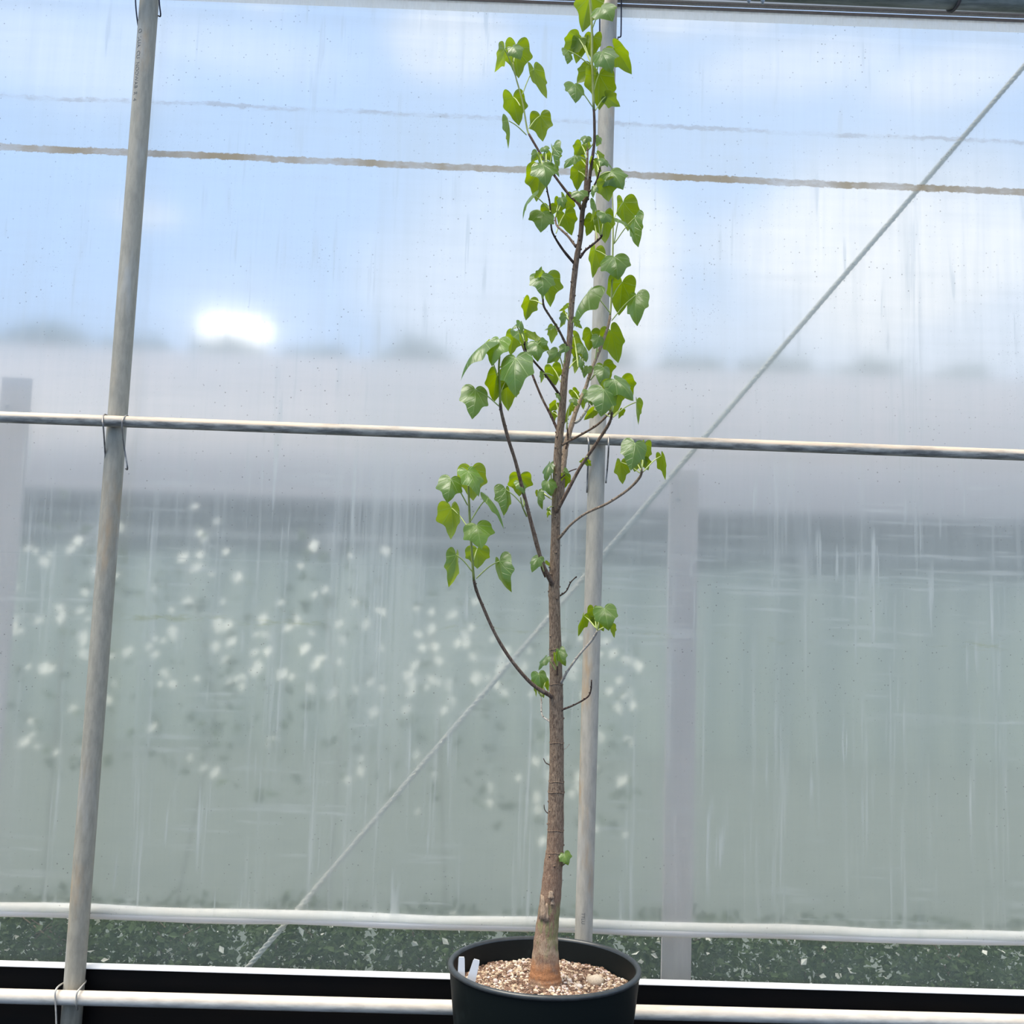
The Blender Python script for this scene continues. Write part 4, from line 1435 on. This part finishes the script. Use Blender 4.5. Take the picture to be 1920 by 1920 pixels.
# big left limb
PK = [(1036, 1098, 11), (1032, 1088, 9), (1016, 1053.5, 8), (998, 988, 7.4), (982, 926, 6.8), (966.7, 866, 6.2), (953.6, 825, 6), (941, 777, 6), (938, 757, 5.4)]
branch(PK, -0.12, M['bark'], [
    ((975, 892), (976, 929), 43, 'L', (983, 950)), ((974, 903), (980, 928), 20, 'U', (984, 948), {'tone': 1, 'dz': -0.005}), ((948, 918), (939, 966), 26, 'U', (984, 952)),
    ((1009, 1046), (1000, 1074), 21, 'U', (1020, 1072)), ((1023, 1056), (1038, 1065), 6, 'L', (1016, 1054))])
PKg = [(938, 757, 4.6), (936.7, 717, 4.2), (935.4, 691, 3.8), (937, 665, 3.2)]
branch(PKg, -0.14, M['stemgreen'], [
    ((932, 700), (928, 750), 38, 'L', (936, 722)), ((948.5, 715), (955, 766), 44, 'L', (938, 738), {'dz': -0.012}), ((935.5, 637), (930, 692), 45, 'U', (936, 690), {'tone': 1, 'dz': 0.012}),
    ((910, 643), (880, 720), 36, 'U', (935, 714)), ((891, 730), (882, 789), 50, 'U', (937, 763)), ((967.3, 672), (975, 748), 63, 'U', (936, 690), {'dz': 0.05})], e0=-0.12, knots=False)
PKs = [(988, 968, 4), (983, 958, 3), (979, 948, 2.6), (976, 932, 2.4)]
branch(PKs, -0.08, M['stemgreen'], [], e0=-0.06, knots=False)
PKt = [(1022, 1082, 3), (1016, 1068, 2.6), (1014.5, 1062, 2)]
branch(PKt, -0.03, M['bark'], [], knots=False)
# low left limb
PL = [(1036, 1308, 10), (1030, 1303, 8.6), (998, 1283, 7), (961, 1241, 6.2), (930, 1191.6, 5.6), (904, 1134, 5.2), (893, 1106, 5.6), (888.5, 1088, 5)]
branch(PL, -0.10, M['bark'], [])
PLg = [(888.5, 1088, 4.6), (884.6, 1035, 4.4), (880.7, 970, 4.2), (878.5, 920, 3.8), (878, 898, 3)]
branch(PLg, -0.13, M['stemgreen'], [
    ((884, 880), (886, 936), 54, 'L', (878, 905), Yg), ((877.5, 883), (889, 934), 40, 'U', (878, 905), {'tone': 1, 'dz': 0.015}), ((845, 898), (838, 944), 45, 'U', (877.5, 949)),
    ((846, 952), (840, 1009), 38, 'L', (881, 995), Yg), ((915, 932), (931, 996), 17, 'U', (882, 978)), ((895, 1029), (896, 1065), 46, 'L', (888, 1051), Yg),
    ((894, 985), (904, 1029), 54, 'U', (882, 990), {'tone': 1, 'dz': 0.03}), ((855, 1040), (836, 1098), 25, 'U', (888, 1075)), ((937, 1052), (968, 1104), 34, 'U', (892, 1085.6))], e0=-0.10, knots=False)
# right limbs
PM = [(1042, 962, 8), (1046, 955, 7), (1063, 923, 6.4), (1086.5, 878.6, 6), (1112.5, 839.6, 5.6), (1138.5, 800.5, 5.6), (1146, 783, 4.6), (1147, 772, 3.6)]
branch(PM, -0.10, M['bark'], [
    ((1150, 722), (1150, 779), 46, 'L', (1147, 776)), ((1165, 715), (1186, 748), 42, 'L', (1147, 774)), ((1153, 712), (1180, 757), 42, 'U', (1147, 774), {'dz': 0.015}), ((1131.7, 730), (1122, 783), 57, 'U', (1146, 782), {'dz': 0.035}),
    ((1193, 754), (1202, 795), 19, 'L', (1148, 784)), ((1166, 769), (1162, 785), 12, 'L', (1148, 782)), ((1113, 769), (1097, 788), 16, 'L', (1146, 783)),
    ((1100, 864), (1086, 866), 11, 'L', (1100, 856)), ((1100, 866), (1109, 873), 11, 'L', (1101, 856))])
PN = [(1048, 838, 5), (1066, 827.5, 4.4), (1093, 813, 4.2), (1120.7, 796, 4), (1143, 774, 4), (1148, 766, 3)]
branch(PN, -0.06, M['bark'], [])
PO = [(1078, 793, 6), (1088, 786, 5.4), (1098.5, 771.5, 5), (1105, 760, 4.2)]
branch(PO, 0.07, M['bark_pale'], [((1104, 740), (1097, 757), 14, 'U', (1104, 760))], e0=0.07)
PQ = [(1061, 842, 3.4), (1065, 822, 3), (1063, 795, 2.6), (1064, 785, 2)]
branch(PQ, 0.03, M['bark_dark'], [], e0=0.02)
PR = [(1045, 1012, 6), (1052, 1005, 5), (1071, 983, 4.6), (1099.5, 962, 4.6), (1138.5, 944, 4.8), (1177.6, 918, 5), (1200, 894, 5), (1203, 880, 3.6)]
branch(PR, -0.12, M['bark_tan'], [
    ((1164, 867), (1169, 906), 27, 'L', (1201, 888)), ((1209, 833), (1215, 872), 24, 'L', (1203, 880)), ((1190.6, 831), (1180, 883), 50, 'U', (1203, 880)), ((1207, 862), (1216, 881), 20, 'L', (1203, 884)), ((1193, 868), (1190, 884), 18, 'L', (1202, 884)),
    ((1240, 855), (1243, 899), 12, 'L', (1206, 885))])
PS = [(1050, 898, 3), (1066, 885, 2.4), (1081, 879, 1.8)]
branch(PS, -0.04, M['bark_dark'], [((1060, 892), (1058, 916), 21, 'L', (1056, 894), {'dz': -0.02}), ((1058, 882), (1071, 897), 9, 'U', (1055, 894))], knots=False)
PSl = [(1042, 940, 2.6), (1034, 936, 2), (1029, 931, 1.6)]
branch(PSl, 0.03, M['stemgreen'], [
    ((1031, 870), (1027, 905), 16, 'U', (1036, 928)), ((1028, 903), (1034, 931), 28, 'U', (1036, 932)), ((1010, 924), (1021, 954), 14, 'U', (1032, 935)), ((1010, 921), (1012, 938), 11, 'L', (1030, 934)),
    ((1026, 955), (1034, 957), 5, 'U', (1038, 950)), ((1028, 959), (1027, 971), 6, 'L', (1034, 966), Yg)], knots=False)
PT = [(1050, 1117, 3.2), (1062, 1108, 2.6), (1070, 1092, 2.2), (1081, 1081, 2)]
branch(PT, -0.03, M['bark_dark'], [])
PU = [(1049, 1285, 6), (1055, 1275, 5), (1063, 1260, 4.4), (1086.7, 1227, 4), (1110, 1200, 4.4), (1120, 1183, 4)]
branch(PU, -0.07, M['bark_pale'], [
    ((1094, 1155), (1087, 1193), 19, 'L', (1117, 1178)), ((1113, 1140), (1109, 1168), 20, 'L', (1118, 1180)), ((1122, 1164), (1131, 1184), 16, 'L', (1120, 1182)), ((1115, 1158), (1118, 1181), 14, 'L', (1119, 1182)), ((1146, 1174), (1154, 1195), 12, 'L', (1121, 1182)),
    ((1133, 1141), (1142, 1181), 44, 'U', (1120, 1182))])
PV = [(1045, 1266, 3.6), (1045, 1258, 3), (1045, 1248, 2.2)]
branch(PV, -0.025, M['bark_dark'], [((1049, 1220), (1062, 1247), 19, 'U', (1045, 1248), {'dz': 0.01}), ((1041, 1226), (1045, 1248), 12, 'L', (1045, 1250), {'tone': 1, 'dz': 0.004}), ((1024, 1233), (1014, 1258), 13, 'U', (1042, 1257))], e0=-0.02, knots=False)
PW = [(1034, 1355, 4), (1028, 1351, 3.4), (1017.5, 1343, 3), (1015, 1330, 2.6), (1015, 1308, 2.4)]
branch(PW, 0.03, M['bark_pale'], [((1010, 1263), (1014, 1293), 28, 'U', (1015, 1306), {'dz': -0.005}), ((1024, 1274), (1027, 1297), 12, 'L', (1016, 1306)), ((1004, 1284), (1001, 1306), 7, 'U', (1014, 1306)), ((1014, 1291), (1018, 1309), 14, 'L', (1015, 1308), Yg)])
PXx = [(1049, 1335, 6), (1056, 1330, 4), (1076.7, 1321.7, 3), (1101.7, 1307, 2.8), (1108, 1293, 2.6), (1109, 1275, 2.2)]
branch(PXx, -0.05, M['bark_dark'], [])
branch([(1034, 1438, 2.6), (1030, 1434, 2.2), (1023, 1430, 1.8), (1019, 1422, 1.6)], 0.0, M['bark_dark'], [], knots=False)
branch([(1030, 1526, 2.2), (1025, 1523, 1.8), (1021, 1517, 1.5), (1020, 1509, 1.3)], 0.0, M['bark_dark'], [], knots=False)
branch([(1055, 1406, 1.8), (1061, 1403, 1.5), (1068, 1395, 1.2)], 0.0, M['bark_pale'], [], knots=False)
branch([(1045, 1630, 3), (1053, 1624, 2.6), (1060, 1619, 2)], -0.015, M['bark'], [((1058, 1601), (1064, 1621), 23, 'U', (1056, 1622), {'tone': 1, 'dz': 0.01})], knots=False)


# plant labels
def label_tag(px0, py0, px1, py1, w0, w1, Y, label):
    a_, b_ = at(px0, py0, Y), at(px1, py1, Y + 0.004)
    d = (b_ - a_).normalized()
    b_ = b_ + d * 0.03
    s = Vector((1, 0, 0)) - d * d.x
    s.normalize()
    n = d.cross(s).normalized() * 0.0006
    t = MB()
    k = mpp(Y) / 2
    rings = []
    for t_, wd in ((0, w0 * 0.8), (0.06, w0), (0.6, w1), (0.85, w1 * 0.95), (1.0, 1.0)):
        c = a_.lerp(b_, t_)
        rings.append([c - s * wd * k - n, c + s * wd * k - n, c + s * wd * k + n, c - s * wd * k + n])
    t.quad_strip(rings, True)
    o = t.build('plant_label', M['label'], loc=b_, smooth=False)
    tag(o, label, 'label', 'blank labels in the pot')


label_tag(865.5, 1794, 865, 1824, 11, 13, TY - 0.070, 'narrow white plastic plant label standing nearest the pot rim')
label_tag(894, 1799, 884, 1836, 12, 16, TY - 0.085, 'wider white plastic plant label leaning left, nearer the trunk')

for o in list(bpy.data.objects):
    if '_w' in o:
        del o['_w']
